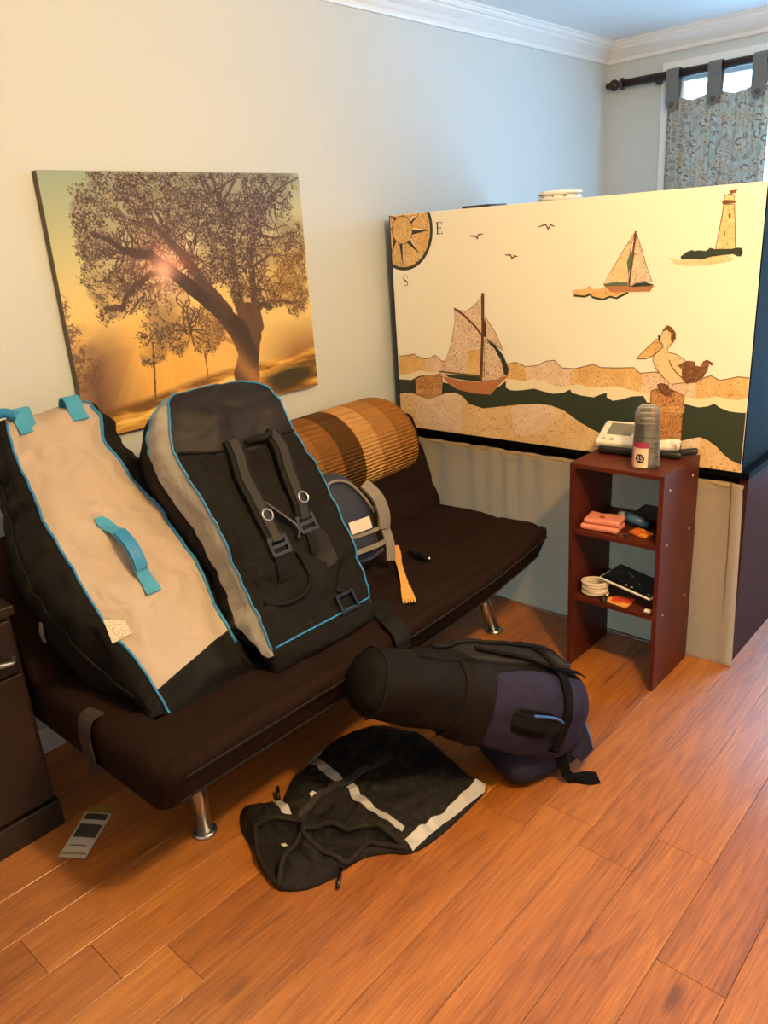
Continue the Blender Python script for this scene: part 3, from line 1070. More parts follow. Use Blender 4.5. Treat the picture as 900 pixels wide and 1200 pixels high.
# ------------------------------------------------------------------ tree picture on the left wall
def tree_picture(w, h):
    v, u = np.mgrid[0:h, 0:w].astype(float)
    u /= w - 1
    v /= h - 1
    asp = w / h

    def mixc(a, b, t):
        return a + (np.asarray(b, float) - a) * t[..., None]
    img = np.zeros((h, w, 3)) + np.array([142, 160, 142])
    img = mixc(img, (226, 204, 138), np.clip(v * 2.1 + .25 * u - .05, 0, 1))
    img = mixc(img, (236, 178, 84), np.clip((v - .36) * 3.0, 0, 1) * np.exp(-((u - .33) / .33) ** 2))
    big = fbm(w, h, 5, 4, 1)
    img = mixc(img, (112, 78, 62), np.clip((v - .50 + (big - .5) * .5) * 4.5, 0, 1) * np.clip(1 - np.abs(u - .06) * 5.5, 0, 1))
    img = mixc(img, (120, 82, 50), np.clip((v - .64) * 6, 0, 1) * np.clip((u - .70) * 5, 0, 1) * .9)
    su, sv = .365, .375
    d = np.hypot((u - su) * asp, v - sv)
    img = mixc(img, (255, 236, 190), np.exp(-(d / .16) ** 2))
    ang = np.arctan2(v - sv, (u - su) * asp)
    ray = fbm(w, 2, 40, 3, 9)[0]
    rr = np.interp(((ang + math.pi) / (2 * math.pi)) * (w - 1), np.arange(w), ray)
    img = mixc(img, (255, 200, 110), np.clip((rr - .48) * 3.2, 0, .55) * np.clip((v - sv) * 3, 0, 1) * np.exp(-d * 1.3))
    # ground
    gl_ = .875 - .09 * (u - .1) + .01 * np.sin(u * 9)
    g = np.clip((v - gl_) * 40, 0, 1)
    st = fbm(w, h, 7, 5, 4, 5)
    gr = np.zeros((h, w, 3)) + np.array([206, 152, 62])
    gr = mixc(gr, (104, 68, 30), np.clip((st - .48) * 7, 0, 1) * .85)
    gr = mixc(gr, (246, 206, 112), np.clip((.43 - st) * 9, 0, 1))
    sh = np.exp(-(((u - .86) / .13) ** 2 + ((v - .93 + (u - .86) * .10) / .05) ** 2) * 1.2)
    gr = mixc(gr, (52, 46, 26), np.clip(sh * 1.7, 0, .95))
    img = img * (1 - g[..., None]) + gr * g[..., None]

    # far foliage, then limbs, then near leaves
    def blobs(lst, seed, soft=.3):
        m_ = np.zeros((h, w))
        wob = (fbm(w, h, 9, 4, seed) - .5) * .9
        for a, b, ra, rb in lst:
            q = ((u - a) / ra) ** 2 + ((v - b) / rb) ** 2
            m_ = np.maximum(m_, np.clip((1 + wob - q) / soft, 0, 1))
        return m_
    crown_ = blobs([(.34, .16, .24, .22), (.52, .12, .2, .2), (.70, .16, .22, .24), (.88, .22, .2, .26), (.80, .42, .2, .18), (.20, .40, .13, .16), (.45, .35, .2, .16),
                    (.17, .22, .11, .15), (.36, .58, .13, .15), (.50, .64, .1, .11), (.55, .32, .16, .16), (.93, .50, .09, .14), (.30, .42, .1, .1), (.28, .70, .06, .06),
                    (.97, .08, .05, .06)], 21)
    crown_ *= np.clip(1.0 - np.exp(-(((u - .98) / .05) ** 2 + ((v - .13) / .07) ** 2)) * 1.4, 0, 1)
    lf = fbm(w, h, 60, 3, 8)
    lf2 = fbm(w, h, 150, 2, 18)
    t1 = np.clip((lf * .5 + lf2 * .5 - .465 + .06 * (big - .5)) * 16, 0, 1)
    gap = np.exp(-(d / .12) ** 2)
    leafc = np.zeros((h, w, 3)) + np.array([80, 64, 54])
    gold = np.clip(np.exp(-(((u - .90) / .16) ** 2 + ((v - .48) / .17) ** 2)) + .8 * np.exp(-(((u - .45) / .09) ** 2 + ((v - .66) / .1) ** 2)), 0, 1)
    leafc = mixc(leafc, (150, 106, 46), gold * .8)
    leafc = mixc(leafc, (190, 116, 98), np.exp(-(d / .14) ** 2) * .75)
    img = mixc(img, leafc * .5 + np.array([120, 96, 74]) * .5, crown_ * np.clip(.30 + .9 * (fbm(w, h, 12, 3, 51) - .42), 0, .6) * (1 - .7 * gap))
    # bushes along the left edge
    bsh = blobs([(.0, .62, .05, .1), (.02, .74, .08, .08), (.0, .48, .025, .05)], 33) * t1
    img = mixc(img, (104, 74, 56), bsh * .8)

    def limb(lst, col, alpha=1.0):
        nonlocal img
        for (u0, v0, w0), (u1, v1, w1) in zip(lst[:-1], lst[1:]):
            ax, ay, bx, by = u0 * asp, v0, u1 * asp, v1
            dx, dy = bx - ax, by - ay
            t = np.clip(((u * asp - ax) * dx + (v - ay) * dy) / (dx * dx + dy * dy), 0, 1)
            q = np.hypot(u * asp - (ax + dx * t), v - (ay + dy * t))
            wd = (w0 + (w1 - w0) * t) * .5 * 1.3
            q = q + (fbm(w, h, 40, 2, 5) - .5) * .006
            mk = np.clip((wd - q) / .004 + .5, 0, 1) * alpha
            img = mixc(img, col, mk)
    dark, mid_ = (58, 42, 36), (92, 66, 50)
    limb([(.691, .592, .067), (.687, .695, .101), (.666, .795, .094), (.657, .845, .105), (.652, .868, .118)], (84, 56, 42))
    limb([(.676, .641, .054), (.648, .519, .04), (.646, .404, .035), (.644, .291, .027), (.634, .181, .022), (.618, .058, .016), (.602, .006, .013)], mid_)
    limb([(.730, .66, .05), (.726, .495, .03), (.731, .362, .024), (.758, .233, .016), (.825, .139, .011), (.906, .059, .008), (.994, .018, .007)], mid_)
    limb([(.69, .72, .05), (.73, .632, .046)], mid_)
    limb([(.756, .567, .019), (.849, .561, .013), (.961, .594, .013)], mid_)
    limb([(.599, .579, .048), (.518, .455, .04), (.457, .34, .032), (.384, .238, .024), (.33, .177, .016), (.279, .113, .011), (.236, .057, .008)], (78, 58, 50))
    limb([(.675, .80, .08), (.638, .669, .081), (.581, .585, .061), (.497, .493, .051), (.404, .397, .04), (.323, .315, .03), (.238, .294, .022), (.187, .248, .013), (.135, .221, .008)], dark)
    limb([(.42, .40, .018), (.362, .385, .016), (.312, .388, .019), (.243, .433, .016), (.211, .466, .016), (.198, .505, .016), (.133, .502, .011)], (74, 52, 44))
    for L_ in ([(.50, .28, .014), (.53, .18, .01), (.52, .08, .007)], [(.40, .25, .012), (.42, .13, .009), (.40, .03, .006)], [(.64, .30, .012), (.56, .22, .009), (.50, .2, .005)],
               [(.75, .25, .012), (.85, .28, .009), (.95, .26, .005)], [(.73, .4, .012), (.82, .35, .008), (.9, .36, .005)], [(.30, .31, .01), (.25, .20, .007), (.2, .13, .005)],
               [(.63, .14, .01), (.68, .06, .008), (.72, .0, .006)], [(.44, .7, .005), (.43, .62, .006), (.46, .56, .005)]):
        limb(L_, (80, 58, 50))
    limb([(.259, .885, .007), (.27, .782, .007), (.281, .66, .007)], (110, 72, 44))
    limb([(.478, .845, .006), (.48, .759, .006), (.477, .72, .004), (.428, .651, .004)], (130, 84, 46))
    limb([(.479, .755, .004), (.52, .70, .004)], (130, 84, 46))
    limb([(.62, .72, .02), (.55, .68, .012), (.51, .69, .008), (.50, .72, .005)], (140, 96, 54), .7)
    # fine branches and leaf dabs gathered in sprays
    r = np.random.default_rng(14)

    def dab(px, py, rad_, col, al_):
        x0_, x1_, y0_, y1_ = int(px - rad_), int(px + rad_ + 1), int(py - rad_), int(py + rad_ + 1)
        if x0_ < 0 or y0_ < 0 or x1_ > w or y1_ > h:
            return
        img[y0_:y1_, x0_:x1_] = img[y0_:y1_, x0_:x1_] * (1 - al_) + np.asarray(col) * al_
    starts = [(.62, .40), (.64, .2), (.73, .36), (.73, .5), (.457, .34), (.384, .238), (.323, .315), (.238, .294), (.5, .45), (.75, .24), (.85, .13), (.33, .18), (.6, .1), (.55, .52), (.25, .43), (.8, .56), (.44, .62)]
    for k in range(330):
        su_, sv_ = starts[k % len(starts)]
        x, y = (su_ + r.normal(0, .02)) * w, (sv_ + r.normal(0, .02)) * h
        a = r.uniform(0, 6.28) if k % 3 else r.uniform(-2.6, -.5)
        ln = r.integers(20, 75)
        for q in range(ln):
            a += r.normal(0, .16)
            x += math.cos(a) * 1.2
            y += math.sin(a) * 1.2
            if not (1 < x < w - 2 and 1 < y < h - 2) or crown_[int(y), int(x)] < .3:
                break
            dab(x, y, 1.1 if q < ln * .4 else .6, (72, 52, 46), .75)
    dens = np.clip((fbm(w, h, 16, 3, 61) - .30) * 3.2, .05, 1) * crown_
    n_c = 0
    while n_c < 2600:
        x, y = r.uniform(4, w - 5), r.uniform(4, h - 5)
        if r.random() > dens[int(y), int(x)] * (1 - .75 * gap[int(y), int(x)]):
            continue
        n_c += 1
        lc = leafc[int(y), int(x)] + r.normal(0, 10)
        for q in range(11):
            px, py = x + r.normal(0, 4.2), y + r.normal(0, 3.4)
            if 2 < px < w - 3 and 2 < py < h - 3:
                t_ = r.random()
                c_ = lc - 22 if t_ < .62 else (lc + 24 if t_ < .86 else np.array([186, 158, 120]))
                dab(px, py, .6 if q % 2 else 1.0, c_, .62)
    limb([(.675, .80, .08), (.638, .669, .081), (.581, .585, .061), (.497, .493, .051), (.404, .397, .04), (.323, .315, .03), (.238, .294, .022), (.187, .248, .013), (.135, .221, .008)], dark, .8)
    limb([(.42, .40, .018), (.362, .385, .016), (.312, .388, .019), (.243, .433, .016), (.211, .466, .016), (.198, .505, .016), (.133, .502, .011)], (74, 52, 44), .85)
    limb([(.599, .579, .048), (.518, .455, .04), (.457, .34, .032), (.384, .238, .024), (.33, .177, .016)], (78, 58, 50), .5)
    # low sun and a light shaft across the trunk foot
    img = mixc(img, (255, 214, 190), np.exp(-(d / .055) ** 2) * .9)
    img = mixc(img, (238, 130, 110), np.exp(-(((u - su - .03) / .09) ** 2 + ((v - sv + .02) / .05) ** 2)) * .35)
    shaft = np.exp(-(((u - .60) - (v - .75) * .55) / .045) ** 2) * np.clip((v - .5) * 3, 0, 1)
    img = mixc(img, (236, 170, 96), shaft * .5)
    return img


PX, PY0, PY1, PZ0, PZ1 = -2.272, 1.112, 2.094, .961, 1.735
pic = thing('tree_canvas', (X0, (PY0 + PY1) / 2, PZ0), 'canvas print of an old oak tree in golden sunlight on the wall', 'picture')
G().box(X0 + .0005, PX, PY0, PY1, PZ0, PZ1, .002).obj('canvas', mat('canvas_edge', (98, 88, 72), .7, .3, 8), pic)
print_mesh('print', tree_picture(560, 440), lambda u, v: (PX + .0006, PY0 + .001 + u * (PY1 - PY0 - .002), PZ1 - .001 - v * (PZ1 - PZ0 - .002)), attr_mat('canvas_print', .55, 0, .08, 900), pic)

# ------------------------------------------------------------------ futon sofa
M_FUT = mat('brown_microsuede', (33, 21, 17), .95, .22, 9, .25, 260, spec=.08, fold=.02, fscale=8)
M_SEAM = mat('futon_seam', (18, 12, 10), .95)
M_STEEL = mat('steel_leg', (186, 186, 190), .3, .06, metal=1.0)
fut = thing('futon_sofa', (-1.8, 1.545, 0), 'dark brown fabric futon sofa with round metal legs against the wall', 'sofa')
FY0, FY1 = .664, 2.42


def cushion(name, size, r, loc, tilt, seams_):
    v, f = rbox(size, r, 34)
    out = []
    for x, y, z in v:
        # quilted: the top dips along the stitch lines, soft waviness everywhere
        if z > 0:
            for s in seams_[0]:
                z -= .010 * math.exp(-((y - s) / .022) ** 2)
            for s in seams_[1]:
                z -= .010 * math.exp(-((x - s) / .022) ** 2)
        z += .006 * n3(x * 5, y * 5, 1.3) * (1 if z > 0 else .3)
        x += .004 * n3(x * 3, y * 6, z * 6)
        if x > 0:
            # rounded towards the far end, front face slanting in below
            x -= (.085 * max(0, (y + .1) / .98) ** 2 + .055 * max(0, .5 - z / .14)) * (x / .36)
        out.append((x, y, z))
    return obj(name, xf(out, loc, (0, tilt, 0)), f, M_FUT, fut, True)


seat = cushion('seat_cushion', (.72, FY1 - FY0, .155), .05, (-1.675, (FY0 + FY1) / 2, .366), 0, ([], [.05, .30]))
lean = math.radians(-21)
BL = .43
bc = Vector((-2.035, (FY0 + FY1) / 2, .60))
v, f = rbox((BL, FY1 - FY0, .115), .04, 34)
vv = []
for x, y, z in v:
    if z > 0:
        for s in (-.10, .08):
            z -= .010 * math.exp(-((x - s) / .018) ** 2)
    z += .006 * n3(x * 5, y * 5, 4.3) * (z > 0)
    # local x runs up the backrest, local z faces the room
    up_ = Vector((math.sin(lean), 0, math.cos(lean)))
    nf = Vector((math.cos(lean), 0, -math.sin(lean)))
    vv.append(tuple(bc + up_ * x + Vector((0, y, 0)) + nf * z))
back = obj('back_cushion', vv, f, M_FUT, fut, True)
back.data.flip_normals()
# stitched edge of the seat
for zz in (.325, .405):
    obj('piping', *tube([(-1.322 - .085 * max(0, (y - 1.442) / .98) ** 2 - (.034 if zz < .4 else 0), y, zz + .003 * n3(y * 8, zz)) for y in np.linspace(FY0 + .05, FY1 - .05, 60)], .003, 6), M_SEAM, seat, True)
G().box(-2.0, -1.50, FY0 + .08, FY1 - .08, .262, .292, .006).obj('frame', mat('frame_black', (24, 22, 22), .5), fut)
for (lx, ly, tx) in ((-1.575, .88, 0), (-1.575, 2.27, -.0), (-1.98, .88, 0), (-1.98, 2.27, 0)):
    top = (lx - (.05 if ly > 1 else .0), ly - (.06 if ly > 1 else 0), .27)
    lg = obj('leg', *tube([(lx, ly, .012), top], .0235, 20), M_STEEL, fut, True)
    obj('foot', *lathe([(.030, 0), (.034, .003), (.034, .010), (.026, .014)], (lx, ly, 0), 24), M_STEEL, lg, True)

# ------------------------------------------------------------------ striped blanket over the backrest
bl = thing('striped_blanket', (-2.08, 2.0, .80), 'ribbed blanket in brown and tan stripes folded over the futon backrest', 'blanket')
def ribbed(m):
    """Knitted ribs running along the blanket."""
    N, L = m.node_tree.nodes, m.node_tree.links
    wv = N.new('ShaderNodeTexWave')
    wv.bands_direction = 'Z'
    wv.inputs['Scale'].default_value = 24
    wv.inputs['Distortion'].default_value = 1.2
    wv.inputs['Detail'].default_value = 1
    L.new([n for n in N if n.type == 'TEX_COORD'][0].outputs['Object'], wv.inputs['Vector'])
    bp = N.new('ShaderNodeBump')
    bp.inputs['Strength'].default_value = 1.0
    bp.inputs['Distance'].default_value = .006
    L.new(wv.outputs['Fac'], bp.inputs['Height'])
    L.new(bp.outputs[0], N['Principled BSDF'].inputs['Normal'])
    return m


stripes = [(1.50, 1.66, (150, 104, 58)), (1.66, 1.79, (142, 96, 50)), (1.79, 1.885, (128, 84, 42)), (1.885, 1.99, (84, 56, 28)), (1.99, 2.09, (192, 144, 88)), (2.09, 2.195, (164, 114, 62)),
           (2.195, 2.295, (146, 96, 46)), (2.295, 2.335, (136, 88, 40))]
prof = smooth_line([Vector((x, 0, z)) for x, z in [(-1.995, .625), (-1.972, .65), (-1.968, .70), (-1.99, .765), (-2.035, .812), (-2.10, .842), (-2.18, .842), (-2.235, .805), (-2.255, .74), (-2.262, .66)]], 12)
for a, b_, c_ in stripes:
    bm_ = MATS.get('yarn_%d' % c_[0])
    if bm_ is None:
        bm_ = ribbed(mat('yarn_%d' % c_[0], c_, .95, .18, 40, spec=.1))
    v, f = [], []
    ny = 8
    k = len(prof)
    for lay in (0, 1):
        for i, p in enumerate(prof):
            t = (prof[min(i + 1, k - 1)] - prof[max(i - 1, 0)]).normalized()
            nrm = Vector((t.z, 0, -t.x))
            for j in range(ny + 1):
                y = a + (b_ - a) * j / ny
                e = max(0.0, (y - 2.25) / .085)
                sh_ = math.sqrt(max(0, 1 - min(1, e) ** 2)) if e > 0 else 1.0
                rib_ = .0026 * math.cos(i * 2.0944) + .004 * n3(p.x * 20, y * 9, p.z * 20)
                th = .030 * (0.35 + .65 * sh_)
                q = Vector((-2.09, 0, .74))
                base_ = q + (p - q) * (.90 + .10 * sh_)
                puff = .008 * math.sin(math.pi * j / ny)
                d_ = (rib_ + puff) if lay == 0 else -th
                pp = base_ - nrm * (-d_) if False else base_ + nrm * d_ * -1
                v.append((pp.x, y - .02 * (1 - sh_), pp.z + .012 * math.sin((y - 1.6) * 2.0)))
    st_ = ny + 1
    for lay in (0, 1):
        o_ = lay * k * st_
        for i in range(k - 1):
            for j in range(ny):
                q = (o_ + i * st_ + j, o_ + i * st_ + j + 1, o_ + (i + 1) * st_ + j + 1, o_ + (i + 1) * st_ + j)
                f.append(q if lay == 0 else q[::-1])
    o_ = k * st_
    for i in range(k - 1):
        for j in (0, ny):
            f.append((i * st_ + j, (i + 1) * st_ + j, o_ + (i + 1) * st_ + j, o_ + i * st_ + j))
    for i in (0, k - 1):
        for j in range(ny):
            f.append((i * st_ + j, i * st_ + j + 1, o_ + i * st_ + j + 1, o_ + i * st_ + j))
    obj('stripe', v, f, bm_, bl, True)


# ------------------------------------------------------------------ the two big gear bags
def interp(tab):
    xs, ys = [t[0] for t in tab], [t[1] for t in tab]
    # smooth monotone-ish interpolation
    def fn(b):
        if b <= xs[0]: return ys[0]
        for i in range(len(xs) - 1):
            if b <= xs[i + 1]:
                t = (b - xs[i]) / (xs[i + 1] - xs[i])
                t = t * t * (3 - 2 * t)
                return ys[i] + (ys[i + 1] - ys[i]) * t
        return ys[-1]
    return fn


class Bag:
    N1, N2, N3 = 26, 16, 12
    slant = 0.0

    def __init__(self, o, theta, B, left, right, flare_l, flare_r, depth, bulge, rt, top_w, wr, seed, b0=-.05):
        self.o = Vector(o)
        th = math.radians(theta)
        self.W = Vector((0, 1, 0)); self.H = Vector((-math.sin(th), 0, math.cos(th))); self.Nn = Vector((math.cos(th), 0, math.sin(th)))
        self.B, self.left, self.right, self.fl, self.fr = B, interp(left), interp(right), interp(flare_l), interp(flare_r)
        self.depth, self.bulge, self.rt, self.top_w, self.wr, self.seed, self.b0 = interp(depth), bulge, rt, top_w, wr, seed, b0

    def P(self, a, b, c):
        return self.o + self.W * a + self.H * b + self.Nn * c

    def section(self, b):
        l, r, d = self.left(b), self.right(b), self.depth(b)
        cen = (l + r) / 2
        pts = []
        for i in range(self.N1):
            t = i / self.N1
            pts.append((l + (r - l) * t, self.bulge * (1 - (2 * t - 1) ** 2)))
        rr_, ll = r + self.fr(b), l - self.fl(b)

        def bez(p0, p1, p2, p3, t):
            s = 1 - t
            return tuple(p0[k] * s ** 3 + 3 * p1[k] * s * s * t + 3 * p2[k] * s * t * t + p3[k] * t ** 3 for k in (0, 1))
        for i in range(self.N2):
            pts.append(bez((r, 0), (rr_, -.12 * d), (rr_ + .008, -.55 * d), (rr_ - .035, -d), i / self.N2))
        for i in range(self.N3):
            t = i / self.N3
            pts.append((rr_ - .035 + (ll + .035 - rr_ + .035) * t, -d - .006 * math.sin(math.pi * t)))
        for i in range(self.N2):
            pts.append(bez((ll + .035, -d), (ll - .008, -.55 * d), (ll, -.12 * d), (l, 0), i / self.N2))
        s = 1.0
        if b > self.B - self.rt:
            t = (b - (self.B - self.rt)) / self.rt
            s = math.sqrt(max(0, 1 - t * t))
            wa = self.top_w + (1 - self.top_w) * s
            dc = .3 + .7 * s
            pts = [(cen + (a - cen) * wa, -d * .35 + (c + d * .35) * dc) for a, c in pts]
        if b < .05:
            t = min(1, (.05 - b) / (.05 - self.b0))
            dc = 1 - .15 * t * t
            pts = [(cen + (a - cen) * (1 - .05 * t * t), c - .02 * t * t if c > -.5 * d else c) for a, c in pts]
        return pts

    def disp(self, a, b, c):
        s = self.seed
        w = self.wr
        q = w * (n3(a * 7 + s, b * 5, c * 4) + .5 * n3(a * 16, b * 11 + s, c * 9))
        # a few creases running across
        q += w * .8 * (abs(n3(a * 6 + b * 9 + s, b * 13 - a * 5, s)) - .25) + w * .35 * (abs(n3(a * 18 + b * 9, b * 30 - a * 11, s)) - .25)
        return q

    def build(self):
        k = 64
        self.bs = [self.b0 + (self.B - self.b0) * (1 - (1 - i / k) ** 1.25) for i in range(k + 1)]
        self.rings = []
        for b in self.bs:
            ring = []
            for i_, (a, c) in enumerate(self.section(b)):
                d_ = self.disp(a, b, c)
                tt = i_ / self.N1
                bb = b + (self.slant * (tt * max(0, 1 - abs(b - .02) / .3)) if i_ <= self.N1 else 0)
                p = self.P(a, bb, c + d_ * (1 if c > -.02 else .4))
                if c < -.02:
                    p += self.W * (d_ * (1 if a > 0 else -1))
                p.z = max(p.z, .4445 + (.0 if True else 0))
                p.x = max(p.x, X0 + .01)
                if p.z < .84:
                    p.x = max(p.x, -1.975 - .384 * (p.z - .60))
                ring.append(p)
            self.rings.append(ring)
        self.n = len(self.rings[0])

    def patch(self, name, m, i0, i1, b0, b1, parent, caps=()):
        """Panel: columns i0..i1 of the section, rows whose height is within b0..b1 (functions of the column share)."""
        v, f, idx = [], [], {}

        def vid(j, i):
            i %= self.n
            if (j, i) not in idx:
                idx[(j, i)] = len(v)
                v.append(tuple(self.rings[j][i]))
            return idx[(j, i)]
        for j in range(len(self.bs) - 1):
            bm_ = (self.bs[j] + self.bs[j + 1]) / 2
            for i in range(i0, i1):
                t = (i + .5 - i0) / (i1 - i0)
                if b0(t) <= bm_ < b1(t):
                    f.append((vid(j, i), vid(j, i + 1), vid(j + 1, i + 1), vid(j + 1, i)))
        if 'bottom' in caps:
            f.append(tuple(vid(0, i) for i in range(self.n - 1, -1, -1)))
        if 'top' in caps:
            f.append(tuple(vid(len(self.bs) - 1, i) for i in range(self.n)))
        return obj(name, v, f, m, parent, True)

    def edge(self, i, j0=0, j1=None):
        j1 = len(self.bs) if j1 is None else j1
        return [self.rings[j][i % self.n] for j in range(j0, j1)]

    def surf(self, a, b, lift=.003):
        """Point on the front face."""
        l, r = self.left(b), self.right(b)
        t = (a - l) / (r - l)
        c = self.bulge * (1 - (2 * t - 1) ** 2)
        return self.P(a, b, c + self.disp(a, b, c) + lift)


M_BAGB = mat('black_nylon', (18, 15, 14), .75, .2, 30, .3, 500, spec=.2, fold=.03, fscale=7)
M_BAGB2 = mat('black_mesh_nylon', (23, 20, 18), .8, .2, 30, .6, 900, spec=.18, fold=.035, fscale=9)
M_SMOOTH = mat('dark_vinyl', (26, 20, 18), .6, .12, 12, .1, 60, spec=.28, fold=.025, fscale=6)
M_BEIGE = mat('stone_canvas', (180, 162, 146), .65, .06, 9, .12, 300, fold=.03, fscale=6.5)
M_SILV = mat('silver_grey_vinyl', (162, 156, 146), .45, .06, 9, .08, 200, fold=.03, fscale=8)
M_BLUE = mat('turquoise_piping', (36, 122, 178), .5, .1, 30)
M_BLUE2 = mat('turquoise_webbing', (58, 146, 186), .7, .12, 60, .3, 600)
M_BUCK = mat('black_plastic', (20, 19, 19), .3, .1)
ALL = lambda t: -9
TOP = lambda t: 9

b1 = Bag((-1.53, .935, .48), 42, .868,
         [(0, -.132), (.3, -.160), (.5, -.170), (.7, -.150), (.86, -.130)], [(0, .128), (.3, .140), (.45, .135), (.62, .105), (.71, .093), (.80, .118), (.88, .124)],
         [(0, .05), (.2, .075), (.5, .075), (.8, .05)], [(0, .03), (.17, .06), (.45, .105), (.6, .125), (.72, .11), (.85, .05)],
         [(-.05, .03), (0, .07), (.18, .25), (.5, .24), (.7, .19), (.88, .13)],   .022, .07, .80, .026, 3.1, -.045)
b1.slant = .06
b1.build()
bag1 = thing('gear_bag', (-1.7, .935, .445), 'tall beige and black gear bag with turquoise handles leaning on the futon', 'bag', 'big gear bags on the futon')
i1, i2, i3 = b1.N1, b1.N1 + b1.N2, b1.N1 + b1.N2 + b1.N3
low_b = lambda t: .022
b1.patch('front_panel', M_BEIGE, 0, i1, low_b, TOP, bag1, ('top',))
b1.patch('bottom_panel', M_BAGB, 0, i1, ALL, low_b, bag1, ('bottom',))
b1.patch('side_panel', M_BAGB, i1, i2, ALL, TOP, bag1)
b1.patch('back_panel', M_BAGB, i2, i3, ALL, TOP, bag1)
b1.patch('side_panel', M_BAGB, i3, b1.n, ALL, TOP, bag1)
obj('piping', *tube([p + b1.Nn * .002 for p in b1.edge(0, 0, 60)], .0034, 8), M_BLUE, bag1, True)
obj('piping', *tube([p + b1.Nn * .002 for p in b1.edge(i1, 2)], .0048, 8), M_BLUE, bag1, True)
# carrying handle on the face: two stitched ends and a padded grip
hp = [(-.040, .480, .002), (-.036, .455, .004), (-.030, .43, .020), (-.027, .39, .034), (-.026, .35, .036), (-.026, .315, .024), (-.024, .285, .006), (-.023, .262, .002)]
hb = [b1.surf(a, b, 0) + b1.Nn * l for a, b, l in hp]
h_ = obj('handle', *ribbon(smooth_line(hb, 5), tuple(b1.W), .036, .004), M_BLUE2, bag1)
obj('grip', *ribbon(smooth_line([p + b1.Nn * .004 for p in hb[2:6]], 6), tuple(b1.W), .033, .012), M_BLUE, h_)
for q in (0, -1):
    s = hb[q]
    obj('stitch_patch', *ribbon([s - b1.H * .014 + b1.Nn * .002, s + b1.H * .014 + b1.Nn * .002], tuple(b1.W), .041, .003), M_BLUE2, h_)
# loops at the top
for a0, wd in ((-.088, .05), (.052, .045)):
    base = b1.surf(a0, .815, .002)
    lp = smooth_line([base - b1.H * .03, base, base + b1.H * .035 + b1.Nn * .012, base + b1.H * .05 - b1.Nn * .012, base + b1.H * .03 - b1.Nn * .05], 5)
    L_ = obj('top_loop', *ribbon(lp, tuple(b1.W), wd, .005), M_BLUE2, bag1)
    if a0 < 0:
        gp = smooth_line([base + b1.H * .02 - b1.W * .015 + b1.Nn * .01, base + b1.H * .045 - b1.W * .04, base + b1.H * .04 - b1.W * .075 - b1.Nn * .02, base + b1.H * .01 - b1.W * .10 - b1.Nn * .05], 6)
        obj('grip', *tube(gp, .013, 12), M_BLUE, L_, True)
# sewn-in care label
tq = [b1.surf(a, b, .0) + b1.Nn * .004 for a, b in ((-.158, .245), (-.120, .215), (-.120, .178), (-.165, .180))]
tq2 = [p + b1.Nn * .001 for p in tq]
obj('care_label', tq + tq2, [(3, 2, 1, 0), (4, 5, 6, 7), (0, 1, 5, 4), (1, 2, 6, 5), (2, 3, 7, 6), (3, 0, 4, 7)], map_mat('printed_label', (224, 214, 196), (232, 222, 206), (150, 140, 126), 160, 6, .25), bag1)
# seam, zipper pull and hanging strap on the dark side
sd = lambda c, b: b1.rings[min(range(len(b1.bs)), key=lambda j: abs(b1.bs[j] - b))][i3 + int(b1.N2 * (1 - c))]
obj('seam', *tube([sd(.45, b) - b1.W * .002 for b in np.linspace(.05, .8, 40)], .0035, 6), M_BAGB2, bag1, True)
zp = sd(.7, .34)
obj('zipper_pull', *ribbon([zp - b1.W * .006, zp - b1.W * .010 - Vector((0, 0, .03)), zp - b1.W * .008 - Vector((0, 0, .055))], (1, 0, 0), [.012, .02, .016], .004), mat('grey_rubber', (116, 108, 102), .6), bag1)
q0 = sd(.75, .16)
q0 = Vector((q0.x, min(q0.y, .69), max(q0.z, .50)))
obj('hanging_strap', *ribbon(smooth_line([Vector((-1.66, .70, .455)), Vector((-1.655, .668, .452)), Vector((-1.65, .652, .42)), Vector((-1.645, .650, .36)), Vector((-1.64, .652, .30))], 5), (1, 0, 0), .055, .003), mat('brown_webbing', (46, 35, 29), .85, .1, 60, .3, 600), bag1)

b2 = Bag((-1.44, 1.285, .478), 29.7, .775,
         [(0, -.198), (.2, -.188), (.37, -.190), (.6, -.214), (.72, -.190)], [(0, .188), (.2, .205), (.37, .214), (.56, .192), (.72, .180)],
         [(0, .012), (.3, .020), (.7, .03)], [(0, .012), (.4, .012), (.7, .02)],
         [(-.05, .02), (0, .04), (.16, .26), (.5, .27), (.77, .22)], .020, .12, .42, .024, 8.7, -.03)
b2.build()
bag2 = thing('gear_bag', (-1.6, 1.285, .445), 'tall gear bag with black straps and buckles, silver sides and turquoise piping', 'bag', 'big gear bags on the futon')
i1, i2, i3 = b2.N1, b2.N1 + b2.N2, b2.N1 + b2.N2 + b2.N3
yoke = lambda t: .60 - .03 * t - .03 * math.sin(math.pi * t)
b2.patch('front_panel', M_BAGB2, 0, i1, ALL, yoke, bag2, ('bottom',))
b2.patch('yoke', M_SMOOTH, 0, i1, yoke, TOP, bag2)
for s_, (ia, ib) in enumerate(((i1, i1 + 8), (i3 + 9, b2.n))):
    b2.patch('side_panel', M_SILV, ia, ib, lambda t: .012, TOP, bag2, ('top',) if s_ == 0 else ())
    b2.patch('side_base', M_BAGB, ia, ib, ALL, lambda t: .012, bag2)
b2.patch('back_panel', M_BAGB, i1 + 8, i3 + 9, ALL, TOP, bag2)
loop = [p + b2.Nn * .003 for p in b2.edge(0, 4)] + [p + b2.Nn * .003 for p in b2.rings[-1][1:i1]] + [p + b2.Nn * .003 for p in b2.edge(i1, 4)][::-1]
bot_l = [b2.rings[4][i] + b2.Nn * .003 for i in range(i1, 0, -1)]
obj('piping', *tube(loop + bot_l[1:], .0029, 8), M_BLUE, bag2, True)
